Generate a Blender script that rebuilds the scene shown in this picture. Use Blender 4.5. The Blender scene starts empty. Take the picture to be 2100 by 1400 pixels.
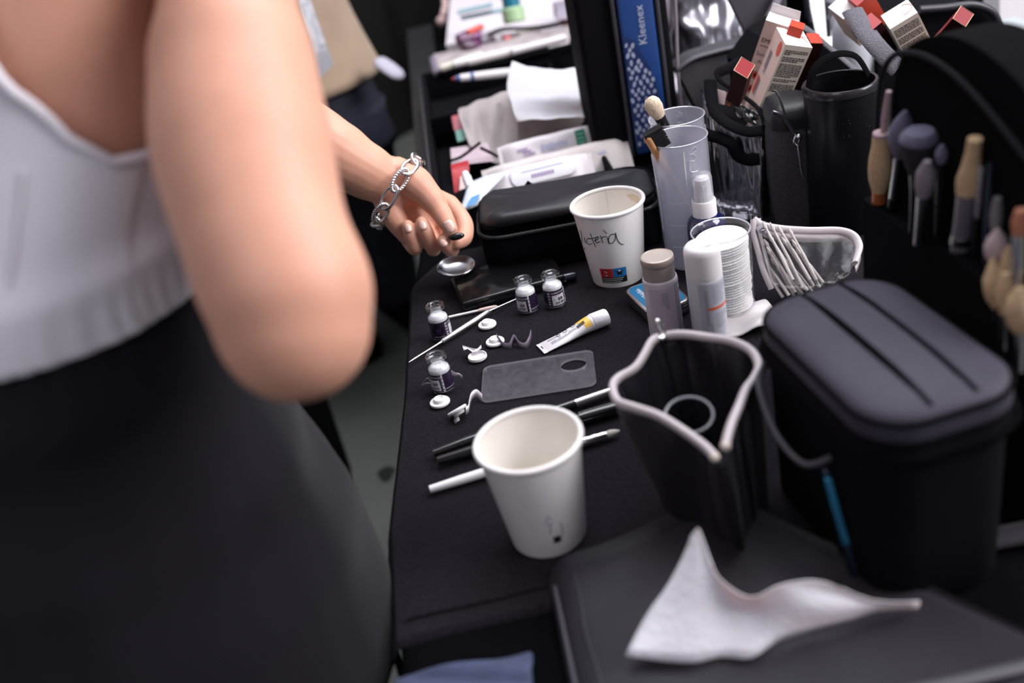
import bpy, bmesh, math, random
from mathutils import Vector as V, Matrix, noise
R=math.radians; pi=math.pi; sin=math.sin; cos=math.cos
C=bpy.context.scene.collection
random.seed(7)
# ------------------------------------------------------------------ camera model (35 mm lens, leaning over the table)
FPX=2100*35/36; PITCH=R(29.46); ROLL=R(-12.7); CAMZ=.494
_f=V((0,cos(PITCH),-sin(PITCH))); _u=V((0,sin(PITCH),cos(PITCH))); _r=V((1,0,0))
CR=_r*cos(ROLL)+_u*sin(ROLL); CU=-_r*sin(ROLL)+_u*cos(ROLL); CO=V((0,0,CAMZ))
def ray(x,y): return _f+CR*((x-1050)/FPX)-CU*((y-700)/FPX)
def P(x,y,z=0):            # point of a level surface at height z (table top = 0)
    d=ray(x,y); return CO+d*((z-CAMZ)/d.z)
def D(x,y,dep): return CO+ray(x,y)*dep
def Y(x,y,yw):
    d=ray(x,y); return CO+d*(yw/d.y)
def X(x,y,xw):
    d=ray(x,y); return CO+d*(xw/d.x)
FLOOR=-.74
# ------------------------------------------------------------------ materials
def srgb(h):
    h=h.lstrip('#'); c=[int(h[i:i+2],16)/255 for i in (0,2,4)]
    return tuple(x/12.92 if x<=.04045 else ((x+.055)/1.055)**2.4 for x in c)
_M={}
def mat(name,col,rough=.5,metal=0,spec=.5,coat=0,var=0,vscale=60,bump=0,bscale=400,sheen=0,sss=0,emit=0,weave=0,aniso=0,sssr=(1,.3,.15),sscale=.01):
    if name in _M: return _M[name]
    m=bpy.data.materials.new(name); m.use_nodes=True; nt=m.node_tree; n=nt.nodes; L=nt.links
    b=n['Principled BSDF']
    if isinstance(col,str): col=srgb(col)
    b.inputs['Base Color'].default_value=(*col,1); b.inputs['Roughness'].default_value=rough; b.inputs['Metallic'].default_value=metal
    b.inputs['Specular IOR Level'].default_value=spec; b.inputs['Coat Weight'].default_value=coat; b.inputs['Coat Roughness'].default_value=.08
    if sheen: b.inputs['Sheen Weight'].default_value=sheen; b.inputs['Sheen Roughness'].default_value=.4
    if sss:
        b.inputs['Subsurface Weight'].default_value=sss; b.inputs['Subsurface Radius'].default_value=sssr; b.inputs['Subsurface Scale'].default_value=sscale
    if emit: b.inputs['Emission Color'].default_value=(*col,1); b.inputs['Emission Strength'].default_value=emit
    tc=n.new('ShaderNodeTexCoord')
    if var:
        t=n.new('ShaderNodeTexNoise'); t.inputs['Scale'].default_value=vscale; t.inputs['Detail'].default_value=4; L.new(tc.outputs['Object'],t.inputs['Vector'])
        r=n.new('ShaderNodeValToRGB'); e=r.color_ramp.elements
        e[0].position=.3; e[1].position=.72
        e[0].color=(*[max(0,c*(1-var)) for c in col],1); e[1].color=(*[min(1,c*(1+var)) for c in col],1)
        L.new(t.outputs['Fac'],r.inputs['Fac']); L.new(r.outputs['Color'],b.inputs['Base Color'])
    if bump:
        t=n.new('ShaderNodeTexNoise'); t.inputs['Scale'].default_value=bscale; t.inputs['Detail'].default_value=3; L.new(tc.outputs['Object'],t.inputs['Vector'])
        h=t.outputs['Fac']
        if weave:
            w=n.new('ShaderNodeTexVoronoi'); w.inputs['Scale'].default_value=weave; L.new(tc.outputs['Object'],w.inputs['Vector'])
            a=n.new('ShaderNodeMath'); a.operation='ADD'; L.new(w.outputs['Distance'],a.inputs[0]); L.new(h,a.inputs[1]); h=a.outputs[0]
        bp=n.new('ShaderNodeBump'); bp.inputs['Strength'].default_value=bump; bp.inputs['Distance'].default_value=.002; L.new(h,bp.inputs['Height']); L.new(bp.outputs['Normal'],b.inputs['Normal'])
    _M[name]=m; return m
def thin(name,tint=(1,1,1),refl=.06,edge=.8,power=3.5,rough=.04,frost=0,fcol=(.8,.8,.82),bump=0,bscale=60,cloud=0):
    """thin clear or frosted plastic / glass wall"""
    if name in _M: return _M[name]
    m=bpy.data.materials.new(name); m.use_nodes=True; nt=m.node_tree; n=nt.nodes; L=nt.links
    for x in list(n): n.remove(x)
    out=n.new('ShaderNodeOutputMaterial'); tr=n.new('ShaderNodeBsdfTransparent'); tr.inputs['Color'].default_value=(*tint,1)
    gl=n.new('ShaderNodeBsdfGlossy'); gl.inputs['Roughness'].default_value=rough; gl.inputs['Color'].default_value=(.95,.95,.97,1)
    lw=n.new('ShaderNodeLayerWeight'); pw=n.new('ShaderNodeMath'); pw.operation='POWER'; L.new(lw.outputs['Facing'],pw.inputs[0]); pw.inputs[1].default_value=power
    mr=n.new('ShaderNodeMapRange'); mr.inputs['To Min'].default_value=refl; mr.inputs['To Max'].default_value=edge; L.new(pw.outputs[0],mr.inputs['Value'])
    base=tr.outputs[0]
    if bump:
        tc=n.new('ShaderNodeTexCoord'); t=n.new('ShaderNodeTexNoise'); t.inputs['Scale'].default_value=bscale; t.inputs['Detail'].default_value=2; L.new(tc.outputs['Object'],t.inputs['Vector'])
        mp=n.new('ShaderNodeMapping'); mp.inputs['Scale'].default_value=(1,1,.25); L.new(tc.outputs['Object'],mp.inputs['Vector']); L.new(mp.outputs[0],t.inputs['Vector'])
        bp=n.new('ShaderNodeBump'); bp.inputs['Strength'].default_value=bump; bp.inputs['Distance'].default_value=.01; L.new(t.outputs['Fac'],bp.inputs['Height']); L.new(bp.outputs['Normal'],gl.inputs['Normal']); L.new(bp.outputs['Normal'],lw.inputs['Normal'])
    if frost:
        df=n.new('ShaderNodeBsdfDiffuse'); df.inputs['Color'].default_value=(*fcol,1); tl=n.new('ShaderNodeBsdfTranslucent'); tl.inputs['Color'].default_value=(*fcol,1)
        m1=n.new('ShaderNodeMixShader'); m1.inputs[0].default_value=.4; L.new(df.outputs[0],m1.inputs[1]); L.new(tl.outputs[0],m1.inputs[2])
        m2=n.new('ShaderNodeMixShader'); m2.inputs[0].default_value=frost; L.new(tr.outputs[0],m2.inputs[1]); L.new(m1.outputs[0],m2.inputs[2]); base=m2.outputs[0]
        if cloud:
            tc=n.new('ShaderNodeTexCoord'); t=n.new('ShaderNodeTexNoise'); t.inputs['Scale'].default_value=130; t.inputs['Detail'].default_value=10; t.inputs['Roughness'].default_value=.75; L.new(tc.outputs['Object'],t.inputs['Vector'])
            r2=n.new('ShaderNodeMapRange'); r2.inputs['From Min'].default_value=.35; r2.inputs['From Max'].default_value=.75; r2.inputs['To Min'].default_value=frost*.5; r2.inputs['To Max'].default_value=frost*2.4; L.new(t.outputs['Fac'],r2.inputs['Value']); L.new(r2.outputs[0],m2.inputs[0])
    mx=n.new('ShaderNodeMixShader'); L.new(mr.outputs[0],mx.inputs[0]); L.new(base,mx.inputs[1]); L.new(gl.outputs[0],mx.inputs[2]); L.new(mx.outputs[0],out.inputs['Surface'])
    _M[name]=m; return m
# ------------------------------------------------------------------ mesh builder
class MB:
    def __init__(s): s.v=[]; s.f=[]; s.m=[]
    def add(s,vs,fs,mi=0,M=None):
        o=len(s.v); s.v+=[(M@V(p)) if M else V(p) for p in vs]; s.f+=[tuple(i+o for i in f) for f in fs]; s.m+=[mi]*len(fs); return s
    def box(s,c,size,M=None,mi=0):
        x,y,z=[d/2 for d in size]; c=V(c)
        vs=[c+V((a*x,b*y,d*z)) for a in(-1,1) for b in(-1,1) for d in(-1,1)]
        return s.add(vs,[(0,1,3,2),(4,6,7,5),(0,4,5,1),(2,3,7,6),(0,2,6,4),(1,5,7,3)],mi,M)
    def rbox(s,c,size,r=.003,seg=3,M=None,mi=0,vert=None):
        """rounded box; vert = larger radius of the upright edges"""
        bm=bmesh.new(); bmesh.ops.create_cube(bm,size=1); bmesh.ops.scale(bm,vec=size,verts=bm.verts)
        if vert:
            es=[e for e in bm.edges if abs(e.verts[0].co.z-e.verts[1].co.z)>1e-6]
            bmesh.ops.bevel(bm,geom=es,offset=vert,segments=6,affect='EDGES',profile=.5)
            es=[e for e in bm.edges if abs(e.verts[0].co.z-e.verts[1].co.z)<1e-6 and abs(abs(e.verts[0].co.z)-size[2]/2)<1e-6]
        else: es=list(bm.edges)
        bmesh.ops.bevel(bm,geom=es,offset=r,segments=seg,affect='EDGES',profile=.5)
        bmesh.ops.translate(bm,vec=V(c),verts=bm.verts); s.bm(bm,M,mi); bm.free(); return s
    def bm(s,bm,M=None,mi=0):
        bm.verts.index_update(); return s.add([v.co.copy() for v in bm.verts],[[v.index for v in f.verts] for f in bm.faces],mi,M)
    def lathe(s,prof,seg=40,M=None,mi=0,sx=1,sy=1):
        vs=[];rows=[]
        for r,z in prof:
            if r<1e-7: rows.append([len(vs)]); vs.append(V((0,0,z)))
            else:
                rows.append(list(range(len(vs),len(vs)+seg))); vs+=[V((r*sx*sin(2*pi*i/seg),-r*sy*cos(2*pi*i/seg),z)) for i in range(seg)]
        fs=[]
        for a,b in zip(rows,rows[1:]):
            for i in range(seg):
                j=(i+1)%seg
                if len(a)==1 and len(b)==1: continue
                if len(a)==1: fs.append((a[0],b[j],b[i]))
                elif len(b)==1: fs.append((a[i],a[j],b[0]))
                else: fs.append((a[i],a[j],b[j],b[i]))
        return s.add(vs,fs,mi,M)
    def tube(s,path,rad,seg=10,closed=False,caps=True,M=None,mi=0,flat=1,up=None,twist=0):
        path=[V(p) for p in path]; n=len(path); rs=rad if isinstance(rad,(list,tuple)) else [rad]*n
        T=[]
        for i in range(n):
            a=path[(i-1)%n] if closed or i>0 else path[i]; b=path[(i+1)%n] if closed or i<n-1 else path[i]
            t=(b-a); T.append(t.normalized() if t.length>1e-12 else V((0,0,1)))
        nrm=V(up) if up else (V((0,0,1)) if abs(T[0].z)<.9 else V((1,0,0)))
        vs=[];fs=[]
        for i in range(n):
            nrm=(nrm-T[i]*nrm.dot(T[i]))
            nrm=nrm.normalized() if nrm.length>1e-9 else T[i].orthogonal().normalized()
            bn=T[i].cross(nrm)
            for k in range(seg):
                a=2*pi*k/seg+twist*i; vs.append(path[i]+(nrm*cos(a)*flat+bn*sin(a))*rs[i])
        for i in range(n if closed else n-1):
            j=(i+1)%n
            for k in range(seg): l=(k+1)%seg; fs.append((i*seg+k,i*seg+l,j*seg+l,j*seg+k))
        if caps and not closed: fs.append(tuple(range(seg-1,-1,-1))); fs.append(tuple(range((n-1)*seg,n*seg)))
        return s.add(vs,fs,mi,M)
    def loft(s,rings,capA=False,capB=False,M=None,mi=0,closed=True):
        n=len(rings[0]); vs=[p for r in rings for p in r]; fs=[]
        for i in range(len(rings)-1):
            for k in range(n if closed else n-1): l=(k+1)%n; fs.append((i*n+k,i*n+l,(i+1)*n+l,(i+1)*n+k))
        if capA: fs.append(tuple(range(n-1,-1,-1)))
        if capB: fs.append(tuple(range((len(rings)-1)*n,len(rings)*n)))
        return s.add(vs,fs,mi,M)
    def grid(s,rows,M=None,mi=0): return s.loft(rows,M=M,mi=mi,closed=False)
    def prism(s,out,z0,z1,M=None,mi=0):
        n=len(out); vs=[V((p[0],p[1],z0)) for p in out]+[V((p[0],p[1],z1)) for p in out]
        return s.add(vs,[tuple(range(n-1,-1,-1)),tuple(range(n,2*n))]+[(i,(i+1)%n,n+(i+1)%n,n+i) for i in range(n)],mi,M)
    def ball(s,c,r,M=None,mi=0,seg=16,scale=(1,1,1)):
        prof=[(sin(pi*i/10)*1.0,-cos(pi*i/10)) for i in range(11)]
        MM=Matrix.Translation(V(c))@Matrix.Diagonal((r*scale[0],r*scale[1],r*scale[2],1)); return s.lathe(prof,seg,(M@MM) if M else MM,mi)
    def warp(s,fn): s.v=[fn(p) for p in s.v]; return s
    def jitter(s,amp,sc):
        s.v=[p+noise.noise_vector(p*sc)*amp for p in s.v]; return s
def cr(pts,n,closed=False):
    """Catmull-Rom through pts, n samples per span"""
    pts=[V(p) for p in pts]; N=len(pts); out=[]
    for i in range(N if closed else N-1):
        if closed: a,b,c,d=pts[(i-1)%N],pts[i],pts[(i+1)%N],pts[(i+2)%N]
        else: a,b,c,d=pts[max(i-1,0)],pts[i],pts[i+1],pts[min(i+2,N-1)]
        for k in range(n):
            t=k/n; out.append(.5*((2*b)+(c-a)*t+(2*a-5*b+4*c-d)*t*t+(3*b-a-3*c+d)*t**3))
    if not closed: out.append(pts[-1])
    return out
def resample(pts,n,closed=True):
    pts=[V(p) for p in pts]; q=pts+[pts[0]] if closed else pts; L=[0]
    for a,b in zip(q,q[1:]): L.append(L[-1]+(b-a).length)
    out=[];j=0
    for i in range(n):
        t=L[-1]*i/(n if closed else n-1)
        while j<len(L)-2 and L[j+1]<t: j+=1
        k=(t-L[j])/max(L[j+1]-L[j],1e-12); out.append(q[j].lerp(q[j+1],min(1,k)))
    return out
def text_geo(body,size,ax='CENTER'):
    cu=bpy.data.curves.new('t','FONT'); cu.body=body; cu.size=size; cu.align_x=ax; cu.align_y='CENTER'; cu.resolution_u=2
    o=bpy.data.objects.new('t',cu); C.objects.link(o); dg=bpy.context.evaluated_depsgraph_get(); me=bpy.data.meshes.new_from_object(o.evaluated_get(dg))
    vs=[v.co.copy() for v in me.vertices]; fs=[tuple(p.vertices) for p in me.polygons]
    bpy.data.objects.remove(o); bpy.data.curves.remove(cu); bpy.data.meshes.remove(me); return vs,fs
# ------------------------------------------------------------------ objects
MAT={}
def tag(o,label=None,cat=None,group=None,kind=None):
    for k,v in (('label',label),('category',cat),('group',group),('kind',kind)):
        if v: o[k]=v
    return o
def thing(name,label,cat,loc=(0,0,0),rz=0,group=None,M=None):
    o=bpy.data.objects.new(name,None); C.objects.link(o); o.empty_display_size=.02
    W=M if M is not None else Matrix.Translation(V(loc))@Matrix.Rotation(rz,4,'Z'); o.matrix_world=W; MAT[o]=W.copy(); return tag(o,label,cat,group)
def part(name,mb,mats,parent=None,world=False,smooth=True,ang=40,sub=0,solid=0,bevel=0,label=None,off=0):
    me=bpy.data.meshes.new(name)
    vs=mb.v
    if parent is not None and world: Wi=root_m(parent).inverted(); vs=[Wi@p for p in vs]
    me.from_pydata([tuple(p) for p in vs],[],mb.f); mats=mats if isinstance(mats,(list,tuple)) else [mats]
    for m in mats: me.materials.append(m)
    if len(mats)>1: me.polygons.foreach_set('material_index',mb.m)
    bm=bmesh.new(); bm.from_mesh(me); bmesh.ops.recalc_face_normals(bm,faces=bm.faces); bm.to_mesh(me); bm.free()
    if smooth:
        me.polygons.foreach_set('use_smooth',[True]*len(me.polygons))
        if ang and not sub: me.set_sharp_from_angle(angle=R(ang))
    me.update()
    o=bpy.data.objects.new(name,me); C.objects.link(o)
    if parent is not None: o.parent=parent
    if solid: md=o.modifiers.new('s','SOLIDIFY'); md.thickness=solid; md.offset=off
    if bevel: md=o.modifiers.new('b','BEVEL'); md.width=bevel; md.segments=2; md.limit_method='ANGLE'
    if sub: md=o.modifiers.new('u','SUBSURF'); md.levels=sub; md.render_levels=sub
    if label: o['label']=label
    return o
def root_m(o):
    while o.parent is not None: o=o.parent
    return MAT.get(o,Matrix.Identity(4))
def solo(name,mb,mats,label,cat,group=None,**k):
    """a thing that is one mesh; origin at its base centre"""
    mn=V([min(p[i] for p in mb.v) for i in range(3)]); mx=V([max(p[i] for p in mb.v) for i in range(3)])
    b=V(((mn.x+mx.x)/2,(mn.y+mx.y)/2,mn.z)); mb.v=[p-b for p in mb.v]; o=part(name,mb,mats,None,**k); o.location=b; MAT[o]=Matrix.Translation(b); return tag(o,label,cat,group)
def dup(root,loc=None,rz=None,label=None,M=None):
    r=root.copy(); C.objects.link(r)
    if M is not None: r.matrix_world=M; MAT[r]=M.copy()
    else: r.location=loc; r.rotation_euler=(0,0,rz or 0); MAT[r]=Matrix.Translation(V(loc))@Matrix.Rotation(rz or 0,4,'Z')
    if label: r['label']=label
    for ch in list(root.children):
        c=ch.copy(); C.objects.link(c); c.parent=r
        for g in list(ch.children):
            d=g.copy(); C.objects.link(d); d.parent=c
    return r
def struct(name,mb,m,**k): o=part(name,mb,m,None,**k); o['kind']='structure'; return o
def frame(z,x=None,loc=(0,0,0)):
    """matrix whose local z runs along z"""
    z=V(z).normalized(); x=V(x) if x is not None else z.orthogonal(); x=(x-z*x.dot(z)).normalized(); y=z.cross(x)
    return Matrix(((x.x,y.x,z.x,loc[0]),(x.y,y.y,z.y,loc[1]),(x.z,y.z,z.z,loc[2]),(0,0,0,1)))
def rr(w,h,r,n=6,cx=0,cy=0):
    out=[]
    for sx,sy,a0 in((1,1,0),(-1,1,90),(-1,-1,180),(1,-1,270)):
        for k in range(n+1):
            a=R(a0+90*k/n); out.append((cx+sx*(w/2-r)+r*cos(a),cy+sy*(h/2-r)+r*sin(a)))
    return out
# common materials
WHITE=mat('white_plastic','#e6e4e6',.35); WHITEM=mat('white_matte','#e9e7e8',.8,var=.03)
CARD=mat('cup_card',(.80,.775,.765),.55,var=.02,vscale=200); INNER=mat('cup_lining',(.81,.775,.72),.4,var=.03,vscale=30)
INK=mat('black_ink','#101014',.6); DINK=mat('grey_ink','#6f6c7a',.7)
BLK=mat('black_nylon',(.0042,.0040,.0058),.85,bump=.35,bscale=1500,spec=.07); BLKM=mat('black_matte',(.0028,.0028,.0036),.95,spec=.04)
BLKG=mat('black_gloss',(.006,.006,.007),.12); BLKP=mat('black_plastic',(.005,.005,.006),.3,spec=.3)
LEATH=mat('black_leatherette',(.0125,.0112,.0165),.62,bump=.25,bscale=900,var=.2,vscale=25,sheen=.1,spec=.25)
SATIN=mat('black_satin',(.0065,.0058,.009),.45,bump=.15,bscale=700,sheen=.06,spec=.3)
STEEL=mat('steel','#c9c8cc',.22,metal=1); SILV=mat('silver','#d9d7d6',.2,metal=1); CHROME=mat('chrome','#dddde0',.08,metal=1)
GLASS=thin('clear_glass',(.97,.98,.98),.07,.75,3); CLEAR=thin('clear_plastic',(.93,.93,.95),.05,.7,3.5,.08)
FROST=thin('frosted_plastic',(.82,.83,.87),.04,.5,4,.25,frost=.5,fcol=(.60,.60,.67))
# ================================================================== setting
CONC=mat('concrete_floor',(.105,.115,.10),.75,var=.35,vscale=2.2,bump=.15,bscale=30)
mb=MB(); mb.box((0,2.2,FLOOR-.05),(9,9,.1)); struct('floor',mb,CONC,smooth=False)
CURT=mat('black_drape',(.006,.0055,.006),.9,var=.3,vscale=3)
mb=MB(); rows=[[V((x*.06-3.2,4.1+.05*sin(x*.9)+.02*sin(x*2.3),z)) for x in range(108)] for z in (FLOOR,.2,1.2,2.0)]
mb.grid(rows); struct('wall_back',mb,CURT,solid=.01)
mb=MB(); mb.v=[V((790*0+P(792,972,FLOOR).x+.018*cos(a)*(1+.2*sin(3*a)),P(792,972,FLOOR).y+.028*sin(a),FLOOR+.0006)) for a in [2*pi*k/24 for k in range(24)]]
mb.f=[tuple(range(24))]; mb.m=[0]
o=solo('floor_stain',mb,mat('dark_stain',(.012,.013,.013),.8),'small dark stain on the grey concrete floor left of the table','stain'); o['kind']='structure'
# ------------------------------------------------------------------ table, cloth, towel
TB=mat('table_top_black',(.01,.01,.012),.6)
t=thing('table','long folding table under a black cloth and towel','table',(.3,1.4,FLOOR))
mb=MB(); mb.rbox((.31,1.42,-.021),(.79,2.20,.028),.004); part('tabletop',mb,TB,t,world=True)
for sx in(-.05,.67):
    for sy in(.42,2.42):
        mb=MB(); mb.tube([(sx,sy,-.035),(sx,sy,FLOOR)],.014,12); part('leg',mb,mat('leg_metal',(.03,.03,.03),.4,metal=.8),t,world=True)
CLOTH=mat('black_tablecloth',(.0028,.0028,.0036),.95,spec=.02,bump=.2,bscale=1200,weave=900)
def edge(y):                      # left edge of the cloth-covered table
    pts=[(.30,-.128),(.511,-.127),(.628,-.130),(.828,-.114),(1.085,-.102),(1.6,-.06),(2.0,-.040),(2.6,-.03)]
    for (a,xa),(b,xb) in zip(pts,pts[1:]):
        if y<=b: return xa+(xb-xa)*max(0,(y-a)/(b-a))
    return pts[-1][1]
mb=MB(); rows=[]
ys=[.30+.02*i for i in range(113)]
for y in ys:
    e=edge(y)+.004; r=[V((.72,y,-.004)),V((.4,y,-.004)),V((e+.05,y,-.004)),V((e+.008,y,-.0045)),V((e+.001,y,-.010)),V((e-.001,y,-.022))]
    for k,z in enumerate((-.08,-.2,-.4,-.62)):
        r.append(V((e-.001+.012*(k+1)*sin(y*34+.8*sin(y*11))*.5+.004*k,y,z)))
    rows.append(r)
mb.grid(rows)
r0=rows[0]; mb.grid([[V((p.x,p.y,p.z)) for p in r0[:6]],[V((p.x,p.y-.012,p.z-.03)) for p in r0[:6]],[V((p.x,p.y-.02+.01*sin(p.x*40),-.35)) for p in r0[:6]]])
solo('tablecloth',mb,CLOTH,'black cloth hanging over the left side of the long table','tablecloth',sub=1)
TOWEL=mat('black_terry_towel',(.0135,.0112,.0170),.95,var=.95,vscale=1000,bump=1.0,bscale=1700,weave=850,sheen=.05,spec=.03)
mb=MB(); rows=[]
ny=64
for i in range(ny+1):
    y=.508+(1.125-.508)*i/ny; e=edge(y)+(.035*max(0,(y-1.06)/.06) if y>1.06 else 0)
    r=[]
    for x in [.42-.012*k for k in range(int((.42-e-.014)/.012)+1)]+[e+.010,e+.005,e+.0015,e-.0008,e-.0015]:
        z=-.0008
        if x<e+.011: q=max(0,(e+.011-x)/.0125); z=-.0008-.0115*(1-math.sqrt(max(0,1-q*q)))
        w=.0008*noise.noise(V((x*14,y*14,0)))+.0006*noise.noise(V((x*40,y*60,3)))
        r.append(V((x,y,z+w-.0003)))
    r=resample(r,48,False)
    for k,z in enumerate((-.02,-.04,-.06,-.085)): r.append(V((e-.003-.002*k+.002*sin(y*40)*(k+1)*.6,y+.002*k,z)))
    rows.append(r)
mb.grid(rows)
# near hem folds down slightly with a stitched band
hem=[[p.copy() for p in rows[0]],[V((p.x,p.y-.004,p.z-.0015)) for p in rows[0]],[V((p.x,p.y-.006,p.z-.004)) for p in rows[0]]]
mb.grid(hem)
o=solo('towel',mb,TOWEL,'black terry towel laid over the front of the table under the vials','towel')
mb=MB(); mb.tube([(edge(.52)+.012+.02*k,.522+.0004*sin(k*1.7),.0006) for k in range(22)],.0011,6); part('hem_stitching',mb,TOWEL,o,world=True)
# blue grey cloth poking out below the towel
mb=MB(); mb.grid([[P(810+28*i,1402-8*j-5.2*i+0*j,.001)+V((0,-.016,.006+.003*sin(i*.8+j))) for i in range(11)] for j in range(-9,6)])
solo('folded_cloth',mb,mat('blue_grey_denim',(.042,.052,.105),.9,bump=.4,bscale=900,var=.15),'blue-grey folded cloth peeking out below the near hem of the towel','cloth',solid=.004,sub=1)
# ------------------------------------------------------------------ paper cups
CH,CRT,CRB=.0888,.04,.0282
def cup_r(z): return CRB+(CRT-.0025-CRB)*z/(CH-.004)
def cup_hit(c,px,py):
    """angle and height on a cup's wall under one point of the lettering"""
    d=ray(px,py); lo,hi=.3,1.6; c=V(c); prev=None
    for k in range(4000):
        t=.3+1.3*k/4000; p=CO+d*t; q=p-c
        if 0<q.z<CH and math.hypot(q.x,q.y)<cup_r(q.z): return math.atan2(q.x,-q.y),q.z
    return None
def on_cup(a,z,eps=.0003):
    r=cup_r(z)+eps; return V((r*sin(a),-r*cos(a),z))
def wrap_poly(mb,pts,rf,eps,mi=0,M=None):
    mb.add([rf(a,z,eps) for a,z in pts],[tuple(range(len(pts)))],mi,M)
def patch(mb,a0,a1,z0,z1,rf,eps=.0003,mi=0,na=10,nz=2,M=None):
    mb.grid([[rf(a0+(a1-a0)*i/na,z0+(z1-z0)*j/nz,eps) for i in range(na+1)] for j in range(nz+1)],mi=mi,M=M)
def stroke(mb,pts,rf,w=.0005,eps=.0005,mi=0,n=4):
    q=cr([V((a,z,0)) for a,z in pts],n); mb.tube([rf(p.x,p.y,eps*.3) for p in q],w,6,mi=mi)
def make_cup(loc,label):
    t=thing('paper_cup',label,'cup',loc)
    mb=MB(); k=CH
    mb.lathe([(CRB-.0022,.0045),(CRB-.002,0),(CRB-.0003,0),(CRB,.0006),(CRT-.0025,k-.0042)],72); part('cup_wall',mb,CARD,t)
    mb=MB(); mb.lathe([(CRT-.0021+.0021*cos(a),k-.0021+.0021*sin(a)) for a in [R(-140+20*i) for i in range(18)]],72); part('rolled_rim',mb,CARD,t)
    mb=MB(); mb.lathe([(CRT-.0032,k-.003),(CRB-.0018,.0068),(CRB-.004,.0062),(0,.0062)],72)
    part('cup_lining',mb,INNER,t); return t
FAR=(.129,.965,0); NEAR=(-.0042,.5787,0)
t=make_cup(FAR,'white paper cup with a black handwritten name and a red and blue square print')
o8=lambda x,y:cup_hit(FAR,1150+x/5.835,360+y/5.835)
mb=MB()
for st in [[(240,655),(250,705),(262,800)],[(286,862),(292,882)],[(282,738),(290,770),(300,808)],[(350,752),(326,750),(311,780),(325,812),(350,823),(375,812)],[(355,690),(385,775),(420,850)],[(338,757),(390,748),(440,735)],
  [(400,778),(438,764),(455,738),(433,732),(415,768),(430,802),(474,788)],[(475,718),(490,762),(506,802)],[(486,752),(512,731),(552,728)],[(560,735),(568,785),(582,815)],[(510,650),(528,670),(552,692)],
  [(645,700),(603,702),(577,738),(574,785),(598,812),(634,790),(655,738),(655,682),(664,722),(686,780),(718,814),(752,822)]]:
    q=[o8(*p) for p in st]; q=[p for p in q if p]
    if len(q)>1: stroke(mb,q,on_cup,.00042)
part('handwriting',mb,INK,t)
tl,tr,br,bl=o8(463,1107),o8(775,1085),o8(800,1256),o8(507,1278)
a0=(tl[0]+bl[0])/2;a1=(tr[0]+br[0])/2;z1=(tl[1]+tr[1])/2;z0=(bl[1]+br[1])/2; zm=z0+(z1-z0)*.40; am=a0+(a1-a0)*.49
RED=mat('print_red','#c8252d',.5); BLU=mat('print_blue','#1f6fa8',.5); PB=mat('print_black','#17151a',.5); PW=mat('print_white','#d8d6d8',.5)
mb=MB(); patch(mb,a0,am,zm,z1,on_cup,.0003,0); patch(mb,am,a1,zm,z1,on_cup,.0003,1); patch(mb,a0,a1,z0,zm,on_cup,.0003,2)
ca,cz=(a0+am)/2,(zm+z1)/2; hr=(z1-zm)*.42; rr_=cup_r(cz)
ring=[(ca+hr*cos(q)/rr_,cz+hr*sin(q)) for q in [2*pi*k/24 for k in range(25)]]
mb.tube([on_cup(a,z,.0005) for a,z in ring[:-1]],.00035,5,closed=True,mi=2)
mb.tube([on_cup(ca-hr*.7/rr_,cz+hr*.7,.0006),on_cup(ca+hr*.7/rr_,cz-hr*.7,.0006)],.0003,5,mi=2)
for dx,dz,w in((-.3,.45,.5),(.1,.2,.35),(.0,-.6,.5)): patch(mb,ca+(dx-w/2)*hr/rr_,ca+(dx+w/2)*hr/rr_,cz+(dz-.1)*hr,cz+(dz+.12)*hr,on_cup,.0006,3,3)
cb=(am+a1)/2
body=[(cb+.55*hr*cos(q)/rr_,cz-.15*hr+.42*hr*sin(q)) for q in [2*pi*k/16 for k in range(16)]]; wrap_poly(mb,body,on_cup,.0005,2)
for sx in(-1,1): wrap_poly(mb,[(cb+sx*.2*hr/rr_,cz+.3*hr),(cb+sx*1.1*hr/rr_,cz+.65*hr),(cb+sx*.5*hr/rr_,cz+.05*hr)],on_cup,.0006,2); wrap_poly(mb,[(cb+sx*.2*hr/rr_,cz-.5*hr),(cb+sx*.6*hr/rr_,cz-.85*hr),(cb+sx*.5*hr/rr_,cz-.3*hr)],on_cup,.0006,2)
wrap_poly(mb,[(cb+.25*hr*cos(q)/rr_,cz+.5*hr+.22*hr*sin(q)) for q in [2*pi*k/12 for k in range(12)]],on_cup,.0007,3)
for k,w in((0,.9),(1,.86),(2,.8)): 
    zz=z0+(zm-z0)*(.80-.30*k)
    for j in range(16):
        if j/16>w: break
        patch(mb,a0+(a1-a0)*(.06+j*.055),a0+(a1-a0)*(.06+j*.055+.038),zz-.0004,zz+.0003,on_cup,.0005,3,2,1)
part('printed_mark',mb,[RED,BLU,PB,PW],t)
mb=MB()
def on_in(a,z,eps): r=CRB-.0018+(CRT-.0032-CRB+.0018)*(z-.0068)/(CH-.0098)-eps; return V((r*sin(a),-r*cos(a),z))
sa=R(180-8); patch(mb,sa-.006,sa+.006,.03,CH-.004,on_in,.0002,0,2,6); part('paper_seam',mb,mat('seam_tan',(.62,.52,.42),.6),t)
mb=MB()
for ca_,cz_,s in((-R(118),.082,.010),(-R(110),.079,.006)): wrap_poly(mb,[(-ca_+s*cos(q)*(1+.2*sin(3*q))/.037,cz_-.004+s*.35*sin(q)) for q in [2*pi*k/18 for k in range(18)]],on_in,.0002)
part('coffee_stain',mb,mat('coffee_tan',(.72,.58,.42),.6),t)
t=make_cup(NEAR,'blank white paper cup nearest the camera, with one tiny black symbol')
mb=MB(); o9=lambda x,y:cup_hit(NEAR,930+x/3.89,800+y/3.89)
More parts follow.
